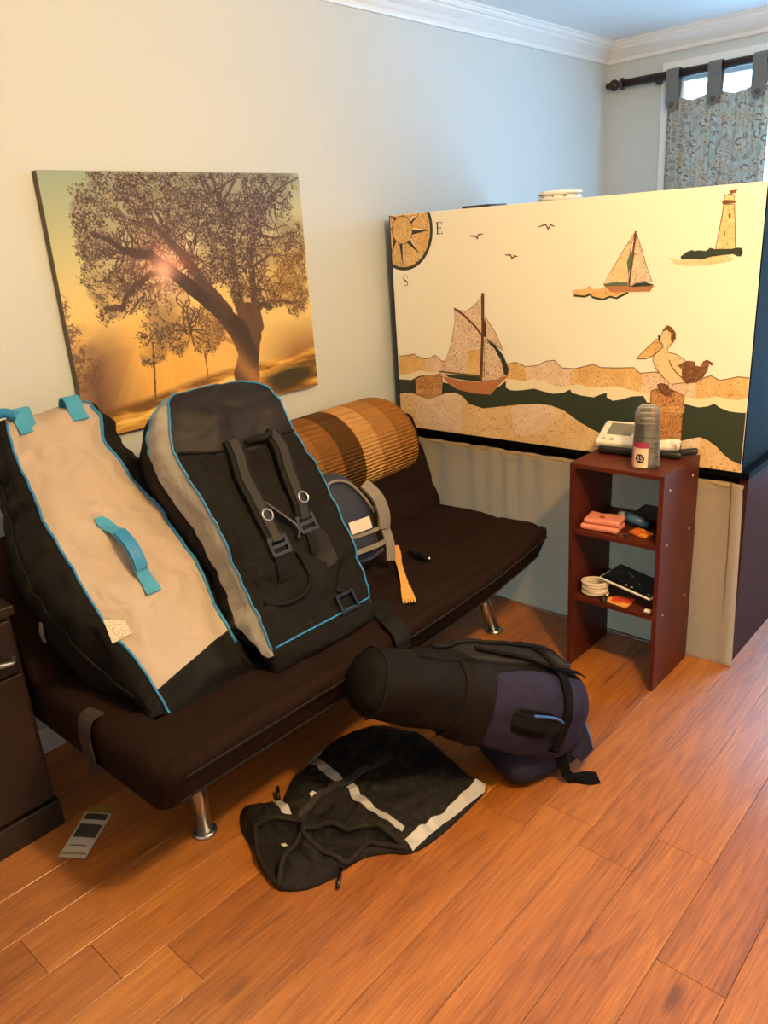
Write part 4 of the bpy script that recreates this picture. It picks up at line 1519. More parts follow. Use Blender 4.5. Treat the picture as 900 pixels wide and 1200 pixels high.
obj('piping', *tube([p for p in b2.edge(i3 + 9, 48)] , .004, 8), M_BLUE, bag2, True)


def on2(a, b, l=.004):
    return b2.surf(a, b, l)


# zipped flap seam, rounded tab, shoulder straps, buckles, rings
obj('flap_seam', *tube(smooth_line([on2(-.200, .60), on2(-.10, .572), on2(0, .565), on2(.10, .568), on2(.188, .575)], 8), .004, 8), M_BAGB, bag2, True)
sl = [[(-.048, .588, .010), (-.052, .54, .016), (-.058, .48, .018), (-.060, .42, .016), (-.062, .35, .014), (-.063, .285, .012)],
      [(.086, .582, .010), (.088, .53, .016), (.082, .47, .018), (.076, .42, .016), (.068, .36, .014), (.062, .315, .012)]]
for k_, s_ in enumerate(sl):
    pts = smooth_line([on2(a, b, l) for a, b, l in s_], 5)
    sp = obj('shoulder_strap', *ribbon(pts, tuple(b2.W), .056, .012), M_BAGB, bag2)
    obj('strap_webbing', *ribbon([p + b2.Nn * .008 for p in pts], tuple(b2.W), .028, .004), mat('dark_webbing', (30, 26, 24), .7, .12, 80, .4, 700), sp)
    a, b, l = s_[-1]
    c = on2(a, b - .012, .014)
    bu = G()
    for oa in (-.028, .028):
        bu.add(*ribbon([c + b2.W * oa - b2.H * .024, c + b2.W * oa + b2.H * .024], tuple(b2.W), .009, .012))
    for ob in (-.022, .0, .022):
        bu.add(*ribbon([c - b2.W * .03 + b2.H * ob, c + b2.W * .03 + b2.H * ob], tuple(b2.H), .010, .011))
    bk = bu.obj('buckle', mat('satin_black', (48, 44, 42), .22, .1), sp)
    tl = [on2(a, b - .015, .012), on2(a - .004, b - .05, .010), on2(a - .008, b - .10, .008)]
    obj('strap_tail', *ribbon(tl, tuple(b2.W), .044 if k_ == 0 else .03, .004), M_BAGB, sp)
    dc = on2(s_[4][0] + (.008 if k_ == 0 else .01), s_[4][1] + .012, .026)
    obj('ring', *tube([dc + b2.W * (.016 * math.cos(t)) + b2.H * (.016 * math.sin(t)) for t in np.linspace(0, 2 * math.pi, 20, endpoint=False)], .0028, 8, closed=True), M_STEEL, sp, True)
tabp = [on2(.075, .34, .006), on2(.080, .27, .007), on2(.090, .21, .007), on2(.098, .165, .006)]
tb_ = obj('back_pad', *ribbon(smooth_line(tabp, 5), tuple(b2.W), [.05] * 6 + [.075] * 6 + [.068, .064, .055, .03], .008), M_SMOOTH, bag2)
obj('chest_strap', *tube(smooth_line([on2(-.04, .40, .02), on2(-.01, .35, .022), on2(.015, .30, .02), on2(.005, .27, .018)], 6), .006, 8), M_BUCK, bag2, True)
hd = smooth_line([on2(.0, .575, .006), on2(.02, .57, .026), on2(.045, .568, .030), on2(.07, .575, .024), on2(.085, .585, .006)], 6)
obj('haul_loop', *tube(hd, .010, 10), M_BAGB, bag2, True)
c = on2(.085, .055, .012)
bg_ = G()
for oa in (-.03, .03):
    bg_.add(*ribbon([c + b2.W * oa - b2.H * .025, c + b2.W * oa + b2.H * .025], tuple(b2.W), .008, .012))
for ob in (-.025, .022):
    bg_.add(*ribbon([c - b2.W * .034 + b2.H * ob, c + b2.W * .034 + b2.H * ob], tuple(b2.H), .008, .010))
bg_.obj('side_buckle', M_BUCK, bag2)
obj('side_strap', *ribbon([on2(.085, .085, .006), on2(.11, .125, .006), on2(.16, .16, .006)], tuple(b2.H + b2.W * .3), .025, .003), M_BAGB, bag2)
obj('pocket_fold', *tube(smooth_line([on2(-.16, .15), on2(-.10, .125), on2(-.03, .13), on2(.0, .17), on2(-.01, .24)], 6), .007, 8), M_BAGB, bag2, True)

# dark strap dropping from the bag over the seat edge
tag(obj('loose_strap', *ribbon(smooth_line([(-1.50, 1.545, .4505), (-1.46, 1.525, .4505), (-1.42, 1.49, .4505), (-1.355, 1.46, .448), (-1.318, 1.445, .432), (-1.308, 1.44, .395)], 6), (0, 1, 0), .06, .003), M_BAGB), 'black webbing strap lying over the front edge of the futon seat', 'strap')

# ------------------------------------------------------------------ navy backpack behind the black bag
bp_ = thing('backpack', (-1.83, 1.66, .445), 'navy backpack with grey straps squeezed behind the black gear bag', 'backpack')
M_NAVY = mat('navy_nylon', (30, 36, 58), .7, .15, 20, .3, 500)
M_GSTR = mat('grey_webbing', (126, 118, 108), .8, .1, 60, .4, 700)
v, f = rbox((.22, .28, .33), .075, 14)
out = []
for x, y, z in v:
    t = z / .33 + .5
    s = 1 - .22 * max(0, t - .6) / .4
    out.append((x * s + .008 * n3(x * 9, y * 9, z * 9), y * s + .01 * n3(z * 9, x * 9, y * 7), z))
rot = (0, math.radians(-20), math.radians(-8))
BPL = (-1.80, 1.64, .605)
obj('body', [(x, y, max(z, .446)) for x, y, z in xf(out, BPL, rot)], f, M_NAVY, bp_, True)


def bpk(y, z, x=.114):
    return Vector(xf([(x, y, z)], BPL, rot)[0])


W_ = tuple(bpk(1, 0) - bpk(0, 0))
U_ = tuple(bpk(0, 1) - bpk(0, 0))
obj('zipper', *tube(smooth_line([bpk(-.05, .11), bpk(.0, .135, .10), bpk(.06, .12, .10), bpk(.10, .06, .108), bpk(.125, .0, .108)], 6), .005, 8), M_GSTR, bp_, True)
obj('shoulder_strap', *ribbon(smooth_line([bpk(.118, .10, .105), bpk(.135, .05, .13), bpk(.142, -.01, .132), bpk(.135, -.06, .12)], 5), W_, .045, .010), M_GSTR, bp_)
obj('side_strap', *ribbon(smooth_line([bpk(.12, .02, .118), bpk(.155, -.04, .112), bpk(.10, -.055, .12), bpk(.02, -.055, .122), bpk(-.04, -.05, .122)], 5), U_, .012, .004), M_GSTR, bp_)
obj('side_strap', *ribbon(smooth_line([bpk(.145, -.10, .112), bpk(.09, -.105, .12), bpk(.0, -.105, .122)], 5), U_, .016, .004), M_GSTR, bp_)
obj('hip_strap', *ribbon(smooth_line([bpk(.145, -.06, .112), bpk(.143, -.11, .118), bpk(.13, -.17, .115)], 5), W_, .035, .005), M_GSTR, bp_)
obj('label_patch', *ribbon([bpk(.045, -.005, .124), bpk(.045, -.045, .124)], W_, .085, .003), mat('cream_label', (226, 204, 188), .7), bp_)
obj('pocket', *tube(smooth_line([bpk(-.05, -.12, .12), bpk(.03, -.14, .122), bpk(.11, -.125, .115)], 5), .006, 8), M_NAVY, bp_, True)

# ------------------------------------------------------------------ small things on the seat
SZ = .4455
bs_ = thing('back_scratcher', (-1.58, 1.75, SZ), 'flat pale wooden back scratcher lying on the futon seat', 'scratcher')
A_, B_ = Vector((-1.745, 1.905, SZ + .006)), Vector((-1.425, 1.605, SZ + .006))
dv = (B_ - A_)
wd = Vector((-dv.y, dv.x, 0)).normalized()
ts = [0, .04, .12, .22, .30, .40, .55, .68, .72, .76, .80, .90, 1.0]
ws = [.026, .030, .032, .030, .022, .018, .020, .022, .026, .022, .030, .036, .040]
M_BAM = mat('bamboo', (232, 170, 84), .5, .12, 30, .1, 100, stretch=(1, 1, 1))
obj('shaft', *ribbon([A_ + dv * t for t in ts], tuple(wd), ws, .007), M_BAM, bs_)
for q in range(5):
    s = (q - 2) * .0076
    obj('tooth', *ribbon([B_ + wd * s, B_ + wd * s * 1.1 + dv.normalized() * .012 + Vector((0, 0, .004)), B_ + wd * s * 1.15 + dv.normalized() * .02 - Vector((0, 0, .002))], tuple(wd), .0055, .005), M_BAM, bs_)
uc = thing('rolled_case', (-1.62, 1.86, SZ), 'short black rolled case lying beside the wooden back scratcher', 'case')
obj('sleeve', *tube([(-1.665, 1.895, SZ + .010), (-1.655, 1.893, SZ + .012), (-1.59, 1.880, SZ + .013), (-1.565, 1.876, SZ + .012)], [.006, .011, .012, .010], 14), M_BAGB, uc, True)
obj('cap', *tube([(-1.565, 1.876, SZ + .012), (-1.556, 1.874, SZ + .012)], .007, 12), M_STEEL, uc, True)

# ------------------------------------------------------------------ travel bag propped against the futon front
tv = thing('travel_bag', (-1.12, 1.66, 0), 'black and navy travel bag lying on the floor, propped against the futon', 'bag')
A0, A1 = Vector((-1.245, 1.20, .435)), Vector((-1.01, 1.775, .150))
ax = (A1 - A0)
LN = ax.length
ax.normalize()
sd_ = Vector((ax.y, -ax.x, 0)).normalized()          # towards the room
upv = sd_.cross(ax).normalized()
if upv.z < 0:
    upv = -upv
M_TBLK = mat('bag_black', (18, 14, 13), .75, .18, 20, .25, 500, spec=.12, fold=.022, fscale=7)
M_TNAVY = mat('bag_navy', (40, 37, 58), .85, .12, 20, .25, 500, spec=.12, fold=.022, fscale=8)
rad = interp([(-.02, .04), (0, .075), (.04, .088), (.3, .102), (.5, .125), (.7, .138), (.9, .140), (.97, .120), (1.0, .07)])
wid = interp([(-.02, .04), (0, .075), (.04, .088), (.3, .102), (.5, .135), (.7, .160), (.9, .165), (.97, .145), (1.0, .09)])


def tv_pt(t, th, lift=0.0):
    c = A0 + ax * (LN * t)
    r1, r2 = wid(t) + lift, rad(t) + lift
    ct, st = math.cos(th), math.sin(th)
    e = .8 if t > .4 else .95
    p = c + sd_ * (r1 * math.copysign(abs(ct) ** e, ct)) + upv * (r2 * math.copysign(abs(st) ** e, st))
    w = .006 * n3(t * 7, th * 1.5, 2) + .003 * n3(t * 20, th * 4, 5)
    p += (sd_ * ct + upv * st) * w
    p.z = max(p.z, .004)
    return p


nt_, na = 60, 48
tsx = [-.02 + 1.02 * i / nt_ for i in range(nt_ + 1)]
v = [tuple(tv_pt(t, 2 * math.pi * j / na)) for t in tsx for j in range(na)]
f = [(i * na + j, i * na + (j + 1) % na, (i + 1) * na + (j + 1) % na, (i + 1) * na + j) for i in range(nt_) for j in range(na)]
f += [tuple(range(na - 1, -1, -1)), tuple(nt_ * na + j for j in range(na))]
obj('body', v, f, M_TBLK, tv, True)


def tv_patch(name, m, t0, t1, th0, th1, lift=.004, rnd=True, parent=tv):
    v, f = [], []
    a, b = 26, 26
    idx = {}
    for i in range(a + 1):
        for j in range(b + 1):
            u, w = 2 * i / a - 1, 2 * j / b - 1
            if rnd:  # squircle outline
                s = u * math.sqrt(1 - w * w / 2 * .55)
                q = w * math.sqrt(1 - u * u / 2 * .55)
            else:
                s, q = u, w
            t = (t0 + t1) / 2 + s * (t1 - t0) / 2
            th = (th0 + th1) / 2 + q * (th1 - th0) / 2
            edge = max(abs(u), abs(w))
            v.append(tuple(tv_pt(t, th, lift * (1 if edge < .97 else -.2))))
    for i in range(a):
        for j in range(b):
            k = i * (b + 1) + j
            f.append((k, k + 1, k + b + 2, k + b + 1))
    return obj(name, v, f, m, parent, True)


tv_patch('end_panel', M_TNAVY, .47, .985, -.80, 1.12, .006)
tv_patch('end_band', mat('bag_band', (20, 16, 16), .7, .15, 20, .2, 300, spec=.12), .37, .50, -1.1, 1.3, .003, False)
for t in (.035, .37):
    obj('seam', *tube([tv_pt(t, th, .003) for th in np.linspace(-1.2, 2.6, 50)], .003, 6), M_BAGB2, tv, True)
# grab handle over a raised black cloth patch standing in for a recess's shade
hc = (.80, .05)
tv_patch('recess_shade_patch', M_TBLK, .57, .76, -.16, .26, .009)
gh = obj('grab_handle', *ribbon(smooth_line([tv_pt(.57, .06, .010), tv_pt(.62, .06, .024), tv_pt(.69, .05, .030), tv_pt(.75, .04, .024), tv_pt(.79, .04, .010)], 5), tuple(upv), .036, .008), mat('bag_handle', (18, 17, 20), .8, spec=.1), tv)
obj('blue_trim', *tube(smooth_line([tv_pt(.63, .16, .026), tv_pt(.69, .18, .032), tv_pt(.75, .16, .026), tv_pt(.80, .10, .012)], 5), .004, 8), mat('blue_edge', (40, 84, 150), .5), gh, True)
# lower pouch resting on the floor
v, f = rbox((.27, .22, .13), .06, 12)
v = [(x + .012 * n3(x * 12, y * 12, z * 12), y + .012 * n3(y * 12, z * 12, x * 9), z) for x, y, z in v]
v = [(x, y, max(.0015, z)) for x, y, z in xf(v, (-1.035, 1.665, .066), (0, 0, math.atan2(ax.y, ax.x)))]
obj('lower_pouch', v, f, M_TNAVY, tv, True)
# stiff flap with a blue edge beside the strap
fl = [Vector(p) for p in ((-.945, 1.70, .205), (-.905, 1.735, .175), (-.868, 1.735, .075), (-.885, 1.70, .045), (-.945, 1.66, .10))]
nf = (fl[1] - fl[0]).cross(fl[3] - fl[0]).normalized() * .018
n_ = len(fl)
obj('side_flap', fl + [p + nf for p in fl], [tuple(range(n_)), tuple(range(2 * n_ - 1, n_ - 1, -1))] + [(i, (i + 1) % n_, n_ + (i + 1) % n_, n_ + i) for i in range(n_)], M_TNAVY, tv)
obj('blue_edge', *tube([fl[0] + nf * .5, (fl[1] + fl[0]) / 2 + nf * .5, fl[1] + nf * .5, (fl[1] + fl[2]) / 2 + nf * .5 + Vector((.004, 0, 0)), fl[2] + nf * .5], .0045, 8), mat('blue_edge', (40, 84, 150)), tv, True)
# flap and compression straps along the top
tv_patch('top_flap', M_SMOOTH, .36, .97, 1.25, 2.2, .010)
tv_patch('flap_pocket', M_TBLK, .18, .46, 1.25, 1.95, .008)
for t, wv in ((.83, .03),):
    sp = [tv_pt(t - .02, th, .014) for th in np.linspace(2.3, -.35, 24)]
    sp += [Vector((-.935, 1.655, .12)), Vector((-.915, 1.645, .07)), Vector((-.905, 1.648, .03)), Vector((-.893, 1.662, .008)), Vector((-.862, 1.695, .0045)), Vector((-.84, 1.715, .0045))]
    wd_ = [ax] * 24 + [Vector((.5, .8, 0))] * 6
    stp = obj('strap', *ribbon(sp, [Vector(w) for w in wd_], [wv] * 27 + [.034, .05, .046], .003), mat('black_webbing', (16, 13, 13), .9, .15, 80, .3, 700, spec=.08), tv)
    c = tv_pt(.81, 1.35, .02)
    obj('buckle', *ribbon([c - upv * .004 + sd_ * .035, c + upv * .002 - sd_ * .02], tuple(ax), .036, .012), MATS['satin_black'], stp)
obj('strap', *ribbon([tv_pt(t, 1.35 + .25 * math.sin(t * 5), .016) for t in np.linspace(.45, .95, 14)], tuple(sd_), .022, .003), MATS['black_webbing'], tv)
obj('strap', *ribbon([tv_pt(t, 1.9 - .2 * t, .016) for t in np.linspace(.3, .97, 14)], tuple(sd_), .02, .003), M_BAGB, tv)
# wheel at the far corner
wc = A1 + ax * .03 - sd_ * .125 + upv * .085
obj('wheel', *tube([wc - sd_ * .014, wc - sd_ * .010, wc + sd_ * .010, wc + sd_ * .014], [.018, .024, .024, .018], 18), mat('pale_foot', (206, 190, 168), .5), tv, True)

# ------------------------------------------------------------------ vest on the floor
vest = thing('vest', (-1.3, 1.25, 0), 'black sleeveless vest with grey reflective stripes lying on the floor', 'vest')
VO = [(x / 1000, y / 1000) for x, y in VEST['outline']]
VO = [tuple(p)[:2] for p in smooth_line([(x, y, 0) for x, y in VO + VO[:1]], 4)][:-1]
M_VEST = mat('black_vest_cloth', (27, 23, 22), .8, .2, 20, .25, 400, spec=.25, fold=.025, fscale=14)
M_REFL = mat('grey_reflective_tape', (182, 178, 176), .45, .06, 40)


VHOLES = [[(x / 1000, y / 1000) for x, y in VEST[k]] for k in ('arm', 'collar')]


def vest_h(x, y, holes=True):
    if not inside((x, y), VO):
        return .006
    d = bdist((x, y), VO)
    h = .008 + .042 * (1 - math.exp(-d / .035))
    cr = abs(n3(x * 13 + y * 4, y * 15 - x * 5, 2)) * .5 + abs(n3(x * 26, y * 24, 7)) * .3
    h += .045 * (cr - .22) * min(1, d / .02)
    # the raised collar end
    h += .028 * math.exp(-(((x + 1.42) / .10) ** 2 + ((y - .98) / .10) ** 2)) * min(1, d / .02)
    h = max(h, .006)
    if holes:
        # neck and arm openings sink down between the two layers of cloth
        for P in VHOLES:
            if inside((x, y), P):
                h = .0065 + (h - .0065) * math.exp(-bdist((x, y), P) / .006)
    return h


v2, f2 = fill_poly(VO, .008)
top_v = [(x, y, vest_h(x, y)) for x, y in v2]
n_ = len(v2)
ng = len(resample(VO, .011))
fx = list(f2) + [tuple(i + n_ for i in q[::-1]) for q in f2]
vx = top_v + [(x, y, .0012) for x, y in v2]
# edge between the two layers
from collections import Counter
ec = Counter()
for q in f2:
    for a, b_ in zip(q, q[1:] + q[:1]):
        ec[(min(a, b_), max(a, b_))] += 1
fx += [(a, b_, b_ + n_, a + n_) for (a, b_), c in ec.items() if c == 1]
ob = obj('body', vx, fx, M_VEST, vest, True)
bm = bmesh.new(); bm.from_mesh(ob.data); bmesh.ops.recalc_face_normals(bm, faces=bm.faces); bm.to_mesh(ob.data); bm.free()


def drape(name, key, m, lift=.0025, step=.007, dip=0.0, parent=vest):
    P = [(x / 1000, y / 1000) for x, y in VEST[key]]
    q2, g2 = fill_poly(P, step)
    o = obj(name, [(x, y, vest_h(x, y) + lift - dip * min(1, bdist((x, y), P) / .02)) for x, y in q2], g2, m, parent, True)
    if o.data.polygons and o.data.polygons[0].normal.z < 0:
        o.data.flip_normals()
    return o


for k_ in ('stripe_a', 'stripe_b', 'stripe_c', 'side_strip'):
    drape('reflective_stripe', k_, M_REFL)
hm = drape('reflective_hem', 'hem', M_REFL, .004)
for k_, nm in (('arm', 'armhole'), ('collar', 'neck_opening')):
    P = [(x / 1000, y / 1000) for x, y in VEST[k_]]
    hole = drape(nm, k_, M_VEST, .002, .005)
    ring = [tuple(p)[:2] for p in smooth_line([(x, y, 0) for x, y in P + P[:1]], 5)][:-1]
    obj('binding', *tube([(x, y, vest_h(x, y, False) + .004) for x, y in ring], .0075, 8, closed=True), mat('vest_binding', (36, 31, 29), .8, .1, 40, .2, 300, spec=.2), hole, True)
obj('zipper', *ribbon([(x, y, vest_h(x, y) + .004) for x, y, z in smooth_line([(x / 1000, y / 1000, 0) for x, y in VEST['zip']], 8)], (1, -.3, 0), .020, .006), mat('zip_tape', (50, 44, 41), .7, .1, 60, .3, 400), vest)
zx, zy = VEST['zip'][-1][0] / 1000, VEST['zip'][-1][1] / 1000
obj('zipper_pull', *ribbon([(zx, zy, vest_h(zx, zy) + .009), (zx + .012, zy + .008, vest_h(zx, zy) + .009), (zx + .022, zy + .016, vest_h(zx, zy) + .008)], (0, 0, 1), .006, .006), M_BUCK, vest)
for k_ in ('logo_a', 'logo_b'):
    drape('printed_mark', k_, mat('mark_white', (226, 222, 214), .6), .008, .004)
for k_ in ('tog_a', 'tog_b'):
    (xa, ya), (xb, yb) = [(x / 1000, y / 1000) for x, y in VEST[k_]]
    obj('toggle', *tube([(xa, ya, .03 if k_ == 'tog_a' else .018), ((xa + xb) / 2, (ya + yb) / 2, .022 if k_ == 'tog_a' else .012), (xb, yb, .012)], .0055, 10), M_BUCK, vest, True)

# ------------------------------------------------------------------ flyer on the floor
fl_ = thing('paper_flyer', (-1.84, .676, 0), 'narrow printed paper flyer lying on the floor beside the dark cabinet', 'flyer')
q = [Vector(p) for p in ((-1.934, .733, 0), (-1.866, .776, 0), (-1.746, .62, 0), (-1.811, .576, 0))]


def fq(u, v, z=.002):
    p = (q[0] * (1 - u) + q[1] * u) * (1 - v) + (q[3] * (1 - u) + q[2] * u) * v
    return (p.x, p.y, z + .004 * math.sin(u * math.pi) * .3 + .003 * v * v)


def fpatch(name, m, u0, u1, v0, v1, lift, parent):
    nu, nv = 4, 10
    vv = [fq(u0 + (u1 - u0) * i / nu, v0 + (v1 - v0) * j / nv, .0022 + lift) for j in range(nv + 1) for i in range(nu + 1)]
    ff = [(j * (nu + 1) + i, (j + 1) * (nu + 1) + i, (j + 1) * (nu + 1) + i + 1, j * (nu + 1) + i + 1) for j in range(nv) for i in range(nu)]
    return obj(name, vv, ff, m, parent, True)


fpatch('sheet', mat('flyer_paper', (206, 200, 190), .6, .03), 0, 1, 0, 1, 0, fl_)
fpatch('header_band', mat('flyer_olive', (150, 128, 44), .6), 0, 1, 0, .13, .0004, fl_)
fpatch('photo', mat('flyer_photo', (70, 66, 62), .6, .6, 60), .08, .92, .15, .27, .0004, fl_)
fpatch('photo', bpy.data.materials['flyer_photo'], .08, .92, .36, .62, .0004, fl_)
fpatch('text_line', mat('flyer_ink', (120, 112, 104), .6), .15, .8, .76, .785, .0004, fl_)
fpatch('text_line', mat('flyer_gold', (170, 140, 80), .6), .05, .95, .90, .94, .0004, fl_)

# ------------------------------------------------------------------ dark cabinet at the left
cb = thing('bedside_cabinet', (-2.11, .33, 0), 'dark brown cabinet with silver handle at the end of the futon', 'cabinet')
M_ESP = mat('espresso_wood', (30, 18, 15), .45, .25, 6, .08, 60, stretch=(6, 1, 6))
G().box(-2.295, -1.945, -.05, .652, .085, .655, .002).obj('body', M_ESP, cb)
G().box(-2.295, -1.925, -.058, .660, .656, .682, .003).obj('top', M_ESP, cb)
G().box(-2.29, -1.925, -.05, .656, 0, .084, .003).obj('plinth', M_ESP, cb)
dr = G().box(-1.944, -1.928, -.04, .640, .50, .645, .002).obj('drawer', M_ESP, cb)
G().box(-1.944, -1.928, -.04, .640, .095, .492, .002).obj('door', M_ESP, cb)
obj('handle', *tube(smooth_line([(-1.928, .48, .565), (-1.905, .49, .565), (-1.902, .53, .560), (-1.902, .60, .545), (-1.905, .625, .540), (-1.928, .63, .540)], 4), .008, 10), M_STEEL, dr, True)

# ------------------------------------------------------------------ small red-brown shelf
sh = thing('small_shelf', (-1.065, 2.36, 0), 'narrow reddish-brown open shelf standing in front of the divider', 'shelf')
M_MAH = mat('mahogany_laminate', (80, 30, 19), .45, .18, 7, .08, 60, stretch=(12, 12, 1.2), spec=.3)
SX0, SX1, SY0, SY1, SH = -1.226, -.905, 2.222, 2.502, .757
T = .016
G().box(SX0, SX0 + T, SY0, SY1, 0, SH - T, .0012).obj('side', M_MAH, sh)
s2 = G().box(SX1 - T, SX1, SY0, SY1, 0, SH - T, .0012).obj('side', M_MAH, sh)
G().box(SX0, SX1, SY0, SY1, SH - T, SH, .0012).obj('top', M_MAH, sh)
LV = (.523, .276)
for z in LV:
    G().box(SX0 + T, SX1 - T, SY0 + .004, SY1, z - T, z, .0012).obj('shelf_board', M_MAH, sh)
M_CAP = mat('screw_cap', (206, 196, 186), .5)
for y, z in ((2.27, .515), (2.45, .515), (2.27, .268), (2.45, .268), (2.27, .70), (2.45, .70)):
    obj('screw_cap', *lathe([(.0045, 0), (.004, .0012), (.001, .0014)], (SX1, y, z), 10, 'x'), M_CAP, s2, True)

# on its top: monitor, cups, tissue, black case
TZ = SH + .0004
mo = thing('display_device', (-1.12, 2.42, SH), 'small white device with grey screen on a black base on the shelf', 'device')
M_DK = mat('dark_plastic', (28, 27, 28), .4, .1)
v, f = box(-.10, .10, -.055, .055, 0, .028, .010, 3)
obj('base', xf(v, (-1.105, 2.425, TZ), (0, 0, .10)), f, M_DK, mo, True)
v, f = box(-.095, .085, -.062, .062, -.014, .014, .009, 3)
dtr = ((-1.125, 2.432, TZ + .054), (math.radians(24), 0, .10))
bd = obj('body', xf(v, *dtr), f, mat('ivory_plastic', (228, 220, 204), .4, .03), mo, True)
v, f = box(-.068, .018, -.018, .046, .0135, .0150, .0005, 1)
obj('screen', xf(v, *dtr), f, mat('lcd_grey', (108, 110, 100), .25, .1), bd)
for x in (-.068, -.04):
    obj('button', xf(lathe([(.008, .013), (.008, .0165), (.001, .017)], (x, -.042, 0), 16)[0], *dtr), lathe([(.008, .013), (.008, .0165), (.001, .017)], (0, 0, 0), 16)[1], mat('button_grey', (190, 184, 172), .5), bd, True)

cu = thing('cup_stack', (-1.003, 2.30, SH), 'stack of clear plastic cups in a sleeve with a 25 label on the shelf', 'cups')
CC = (-1.003, 2.302)
pm = bpy.data.materials.new('clear_plastic')
pm.use_nodes = True
N, L = pm.node_tree.nodes, pm.node_tree.links
pb = N['Principled BSDF']
pb.inputs['Base Color'].default_value = (.86, .84, .80, 1)
pb.inputs['Roughness'].default_value = .18
tb = N.new('ShaderNodeBsdfTransparent'); tb.inputs[0].default_value = (.96, .95, .94, 1)
ms = N.new('ShaderNodeMixShader')
lw = N.new('ShaderNodeFresnel'); lw.inputs[0].default_value = 1.35
ma = N.new('ShaderNodeMath'); ma.operation = 'MULTIPLY_ADD'; ma.inputs[1].default_value = 1.0; ma.inputs[2].default_value = .035
L.new(lw.outputs[0], ma.inputs[0]); L.new(ma.outputs[0], ms.inputs[0])
L.new(tb.outputs[0], ms.inputs[1]); L.new(pb.outputs[0], ms.inputs[2])
L.new(ms.outputs[0], N['Material Output'].inputs[0])
CH = .195


def cup_r(h):
    return .0425 - .006 * h / CH


# nested upside-down cups: each shows a rim and a tapering wall
for q in range(7):
    zb = TZ + q * .017
    obj('cup', *lathe([(.0405, 0), (.0415, .002), (.0405, .0045), (.0385, .006), (.0335, .080), (.0325, .084), (.001, .0845)], (CC[0], CC[1], zb), 28), pm, cu, True)
sleeve = [(cup_r(h), h) for h in np.linspace(0, CH * .88, 12)] + [(.033, CH * .95), (.024, CH * 1.0), (.012, CH * .99), (.001, CH * .985)]
sv, sf = lathe(sleeve, (CC[0], CC[1], TZ), 36)
sl_ = obj('sleeve', [(x + .0015 * n3(x * 60, y * 60, z * 40), y + .0015 * n3(y * 60, z * 50, x * 60), z) for x, y, z in sv], sf, pm, cu, True)
acam = math.atan2(-CC[1], -CC[0]) - .12


def cyl_patch(name, m, s0, s1, z0, z1, lift, parent):
    nn = 14
    vv = []
    for zz in (z0, z1):
        for i in range(nn + 1):
            r = cup_r(zz) + lift
            a = acam + (s0 + (s1 - s0) * i / nn) / r
            vv.append((CC[0] + r * math.cos(a), CC[1] + r * math.sin(a), TZ + zz))
    return obj(name, vv, [(i, i + 1, nn + 2 + i, nn + 1 + i) for i in range(nn)], m, parent)


lb = cyl_patch('label', mat('label_cream', (232, 206, 176), .6, .02), -.042, .012, .004, .085, .0016, sl_)
cyl_patch('label_band', mat('label_plum', (150, 44, 84), .6, .03), -.042, .012, .068, .086, .0020, lb)
cyl_patch('label_edge', mat('label_pink', (214, 132, 122), .6, .03), -.042, -.034, .004, .066, .0019, lb)
nn = 16
vv, ff = [], []
r = cup_r(.034) + .0024
for i in range(nn + 1):
    c_ = -math.cos(math.pi * i / nn)
    aa = acam + (-.013 + .0148 * c_) / r
    hh = .0148 * math.sqrt(max(0, 1 - c_ * c_))
    for s_ in (-1, 1):
        vv.append((CC[0] + r * math.cos(aa), CC[1] + r * math.sin(aa), TZ + .034 + s_ * hh))
ff = [(2 * i, 2 * i + 2, 2 * i + 3, 2 * i + 1) for i in range(nn)]
obj('label_dot', vv, ff, mat('label_purple', (46, 30, 46), .6, .03), lb)
tc_ = bpy.data.curves.new('number', 'FONT')
tc_.body = '25'
tc_.align_x = 'CENTER'
tc_.align_y = 'CENTER'
tc_.size = .0225
to = bpy.data.objects.new('number', tc_)
COL.objects.link(to)
bpy.context.view_layer.update()
tm = to.evaluated_get(bpy.context.evaluated_depsgraph_get()).to_mesh()
tv_ = [tuple(p.co) for p in tm.vertices]
tf_ = [tuple(p.vertices) for p in tm.polygons]
bpy.data.objects.remove(to)
r = cup_r(.034) + .0036
obj('number', [(CC[0] + r * math.cos(acam + (-.013 + x) / r), CC[1] + r * math.sin(acam + (-.013 + x) / r), TZ + .034 + y) for x, y, z in tv_], tf_, mat('label_white', (240, 232, 224), .6, .02), lb)

v, f = rbox((.075, .045, .03), .014, 10)
v = [(x + .010 * n3(x * 45, y * 45, z * 45), y + .010 * n3(y * 45, z * 40, x * 50), z + .008 * n3(z * 40, x * 45, y * 45)) for x, y, z in v]
tag(obj('tissue', xf(v, (-.982, 2.435, TZ + .040), (0, 0, .3)), f, mat('tissue_white', (238, 226, 212), .9)), 'crumpled white tissue on the black case behind the cups', 'tissue')
pc = thing('glasses_case', (-.96, 2.43, SH), 'black case with rounded end lying on the shelf top behind the cups', 'case')
v, f = rbox((.10, .055, .024), .011, 10)
obj('body', xf(v, (-.985, 2.43, TZ + .012), (0, 0, .15)), f, M_DK, pc, True)
v, f = rbox((.062, .030, .020), .0095, 10)
obj('end', xf(v, (-.930, 2.462, TZ + .016), (0, -.15, .3)), f, mat('dark_gloss', (40, 38, 38), .25), pc, True)

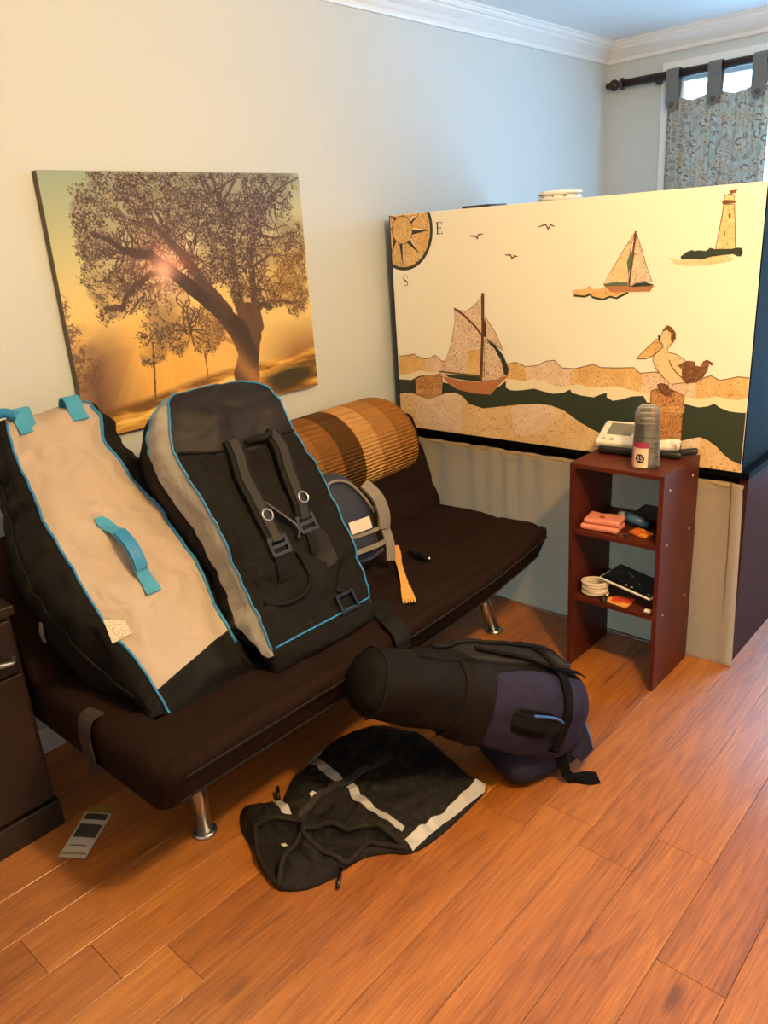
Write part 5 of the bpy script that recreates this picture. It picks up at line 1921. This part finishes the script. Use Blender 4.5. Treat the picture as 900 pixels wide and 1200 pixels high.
# middle level
Z1 = LV[0] + .0004
pk = thing('pink_pouch', (-1.135, 2.28, LV[0]), 'folded pink pouch lying on the middle shelf board', 'pouch')
M_PINK = mat('pink_cloth', (226, 140, 120), .8, .08, 20, .2, 300)
for k_, (zz, sc, rz) in enumerate(((.011, 1.0, .10), (.032, .94, .16))):
    v, f = rbox((.13 * sc, .085 * sc, .021), .0098, 12)
    v = [(x, y, z + .004 * n3(x * 30, y * 30, k_ * 3)) for x, y, z in v]
    pz = obj('flap' if k_ else 'body', xf(v, (-1.132 + .004 * k_, 2.282 + .004 * k_, Z1 + zz), (0, 0, rz)), f, M_PINK, pk, True)
obj('clasp', *tube([(-1.128 + .008 * math.cos(a), 2.270 + .005 * math.sin(a), Z1 + .0455) for a in np.linspace(0, 2 * math.pi, 12, endpoint=False)], .0015, 6, closed=True), mat('clasp_red', (170, 70, 60), .5), pk, True)
bt = thing('blue_tube', (-1.05, 2.37, LV[0]), 'blue tube with pale cap lying on the middle shelf board', 'tube')
obj('body', *tube([(-1.085, 2.355, Z1 + .028), (-1.06, 2.352, Z1 + .026), (-1.0, 2.345, Z1 + .018)], [.018, .018, .012], 14), mat('blue_plastic', (54, 92, 132), .4), bt, True)
obj('cap', *tube([(-1.108, 2.357, Z1 + .028), (-1.086, 2.355, Z1 + .028)], .0165, 14), mat('pale_cap', (150, 160, 160), .5), bt, True)
v, f = box(-.033, .033, -.022, .022, 0, .007, .002)
tag(obj('orange_packet', xf(v, (-1.005, 2.30, Z1), (.08, .06, -.3)), f, map_mat('packet_orange', (224, 96, 30), (232, 160, 40), (150, 40, 24), 60, 4, .2)), 'orange and yellow packet on the middle shelf board', 'packet')
rt = thing('router', (-1.0, 2.43, LV[0]), 'black box with upright antenna at the back of the middle shelf board', 'router')
G().box(-1.075, -.935, 2.39, 2.48, Z1, Z1 + .040, .006).obj('body', M_DK, rt)
G().box(-1.070, -.940, 2.388, 2.392, Z1 + .022, Z1 + .028).obj('front_strip', mat('grey_strip', (96, 94, 96), .4), rt)
obj('antenna', *tube([(-.985, 2.42, Z1 + .035), (-.985, 2.42, Z1 + .06), (-.988, 2.425, Z1 + .125)], [.006, .0065, .0055], 10), M_DK, rt, True)
ky = thing('key_bunch', (-1.065, 2.258, LV[0]), 'small bunch of keys beside the pink pouch', 'keys')
obj('ring', *tube([(-1.062 + .011 * math.cos(a), 2.262 + .011 * math.sin(a), Z1 + .003) for a in np.linspace(0, 6.283, 16, endpoint=False)], .0012, 6, closed=True), M_STEEL, ky, True)
for a, l in ((-.4, .032), (.5, .028), (-1.2, .026)):
    c, s = math.cos(a), math.sin(a)
    k_ = obj('key', *ribbon([(-1.052 + c * t * l, 2.260 + s * t * l, Z1 + .003 + .001 * t) for t in (0, .25, .45, 1.0)], (-s, c, 0), [.010, .012, .005, .004], .0018), M_STEEL, ky)

# lower level
Z2 = LV[1] + .0004
co = thing('rope_coil', (-1.15, 2.28, LV[1]), 'coil of white cord on the lower shelf board', 'cord')
pts = []
for i in range(150):
    a = i * .21
    r = .042 + .004 * n3(i * .15, 1)
    pts.append((-1.150 + r * math.cos(a) + .006 * n3(i * .05, 4), 2.275 + r * .85 * math.sin(a), Z2 + .006 + i * .00030 + .002 * n3(i * .2, 9)))
obj('cord', *tube(pts, .0058, 8), mat('white_cord', (226, 212, 190), .7, .06, 60), co, True)
obj('plug', *tube([(-1.106, 2.238, Z2 + .009), (-1.088, 2.232, Z2 + .009)], .008, 10), M_DK, co, True)
tbl = thing('tablet', (-1.04, 2.32, LV[1]), 'black tablet with white rim lying tilted on the cord coil', 'tablet')
ta = ((-1.030, 2.325, Z2 + .0585), (.03, .13, -.10))
v, f = box(-.098, .098, -.068, .068, -.004, .004, .003, 2)
obj('frame', xf(v, *ta), f, M_WP, tbl, True)
v, f = box(-.094, .094, -.064, .064, .0035, .0048, .0006, 1)
obj('screen', xf(v, *ta), f, mat('tablet_glass', (14, 13, 14), .12), tbl)
for q in range(9):
    a, b_ = random.uniform(-.08, .09), random.uniform(-.05, .03)
    s = random.uniform(.002, .005)
    v, f = box(-s, s, -s * .6, s * .6, .0049, .0062, .0005, 1)
    obj('crumb', xf(xf(v, (a, b_, 0), (0, 0, q)), *ta), f, mat('crumb_pale', (200, 180, 150), .8), tbl)
cg = 'paper packets under the tablet'
v, f = box(-.042, .042, -.02, .02, 0, .004, .001, 1)
tag(obj('sweet_packet', xf(v, (-1.055, 2.255, Z2), (0, 0, -.10)), f, map_mat('packet_yellow', (222, 150, 60), (236, 190, 110), (190, 70, 40), 70, 5, .2)), 'yellow paper packet under the tablet on the lower shelf board', 'packet')
v, f = box(-.034, .034, -.02, .02, 0, .004, .001, 1)
tag(obj('sweet_packet', xf(v, (-1.045, 2.275, Z2 + .0045), (0, .0, .12)), f, mat('packet_red', (196, 70, 44), .5, .1)), 'red paper packet under the tablet on the lower shelf board', 'packet')
v, f = rbox((.024, .018, .010), .0045, 6)
tag(obj('white_tag', xf(v, (-.945, 2.245, Z2 + .0052), (0, 0, .2)), f, M_WP), 'small white plastic piece at the front of the lower shelf board', 'plastic piece')
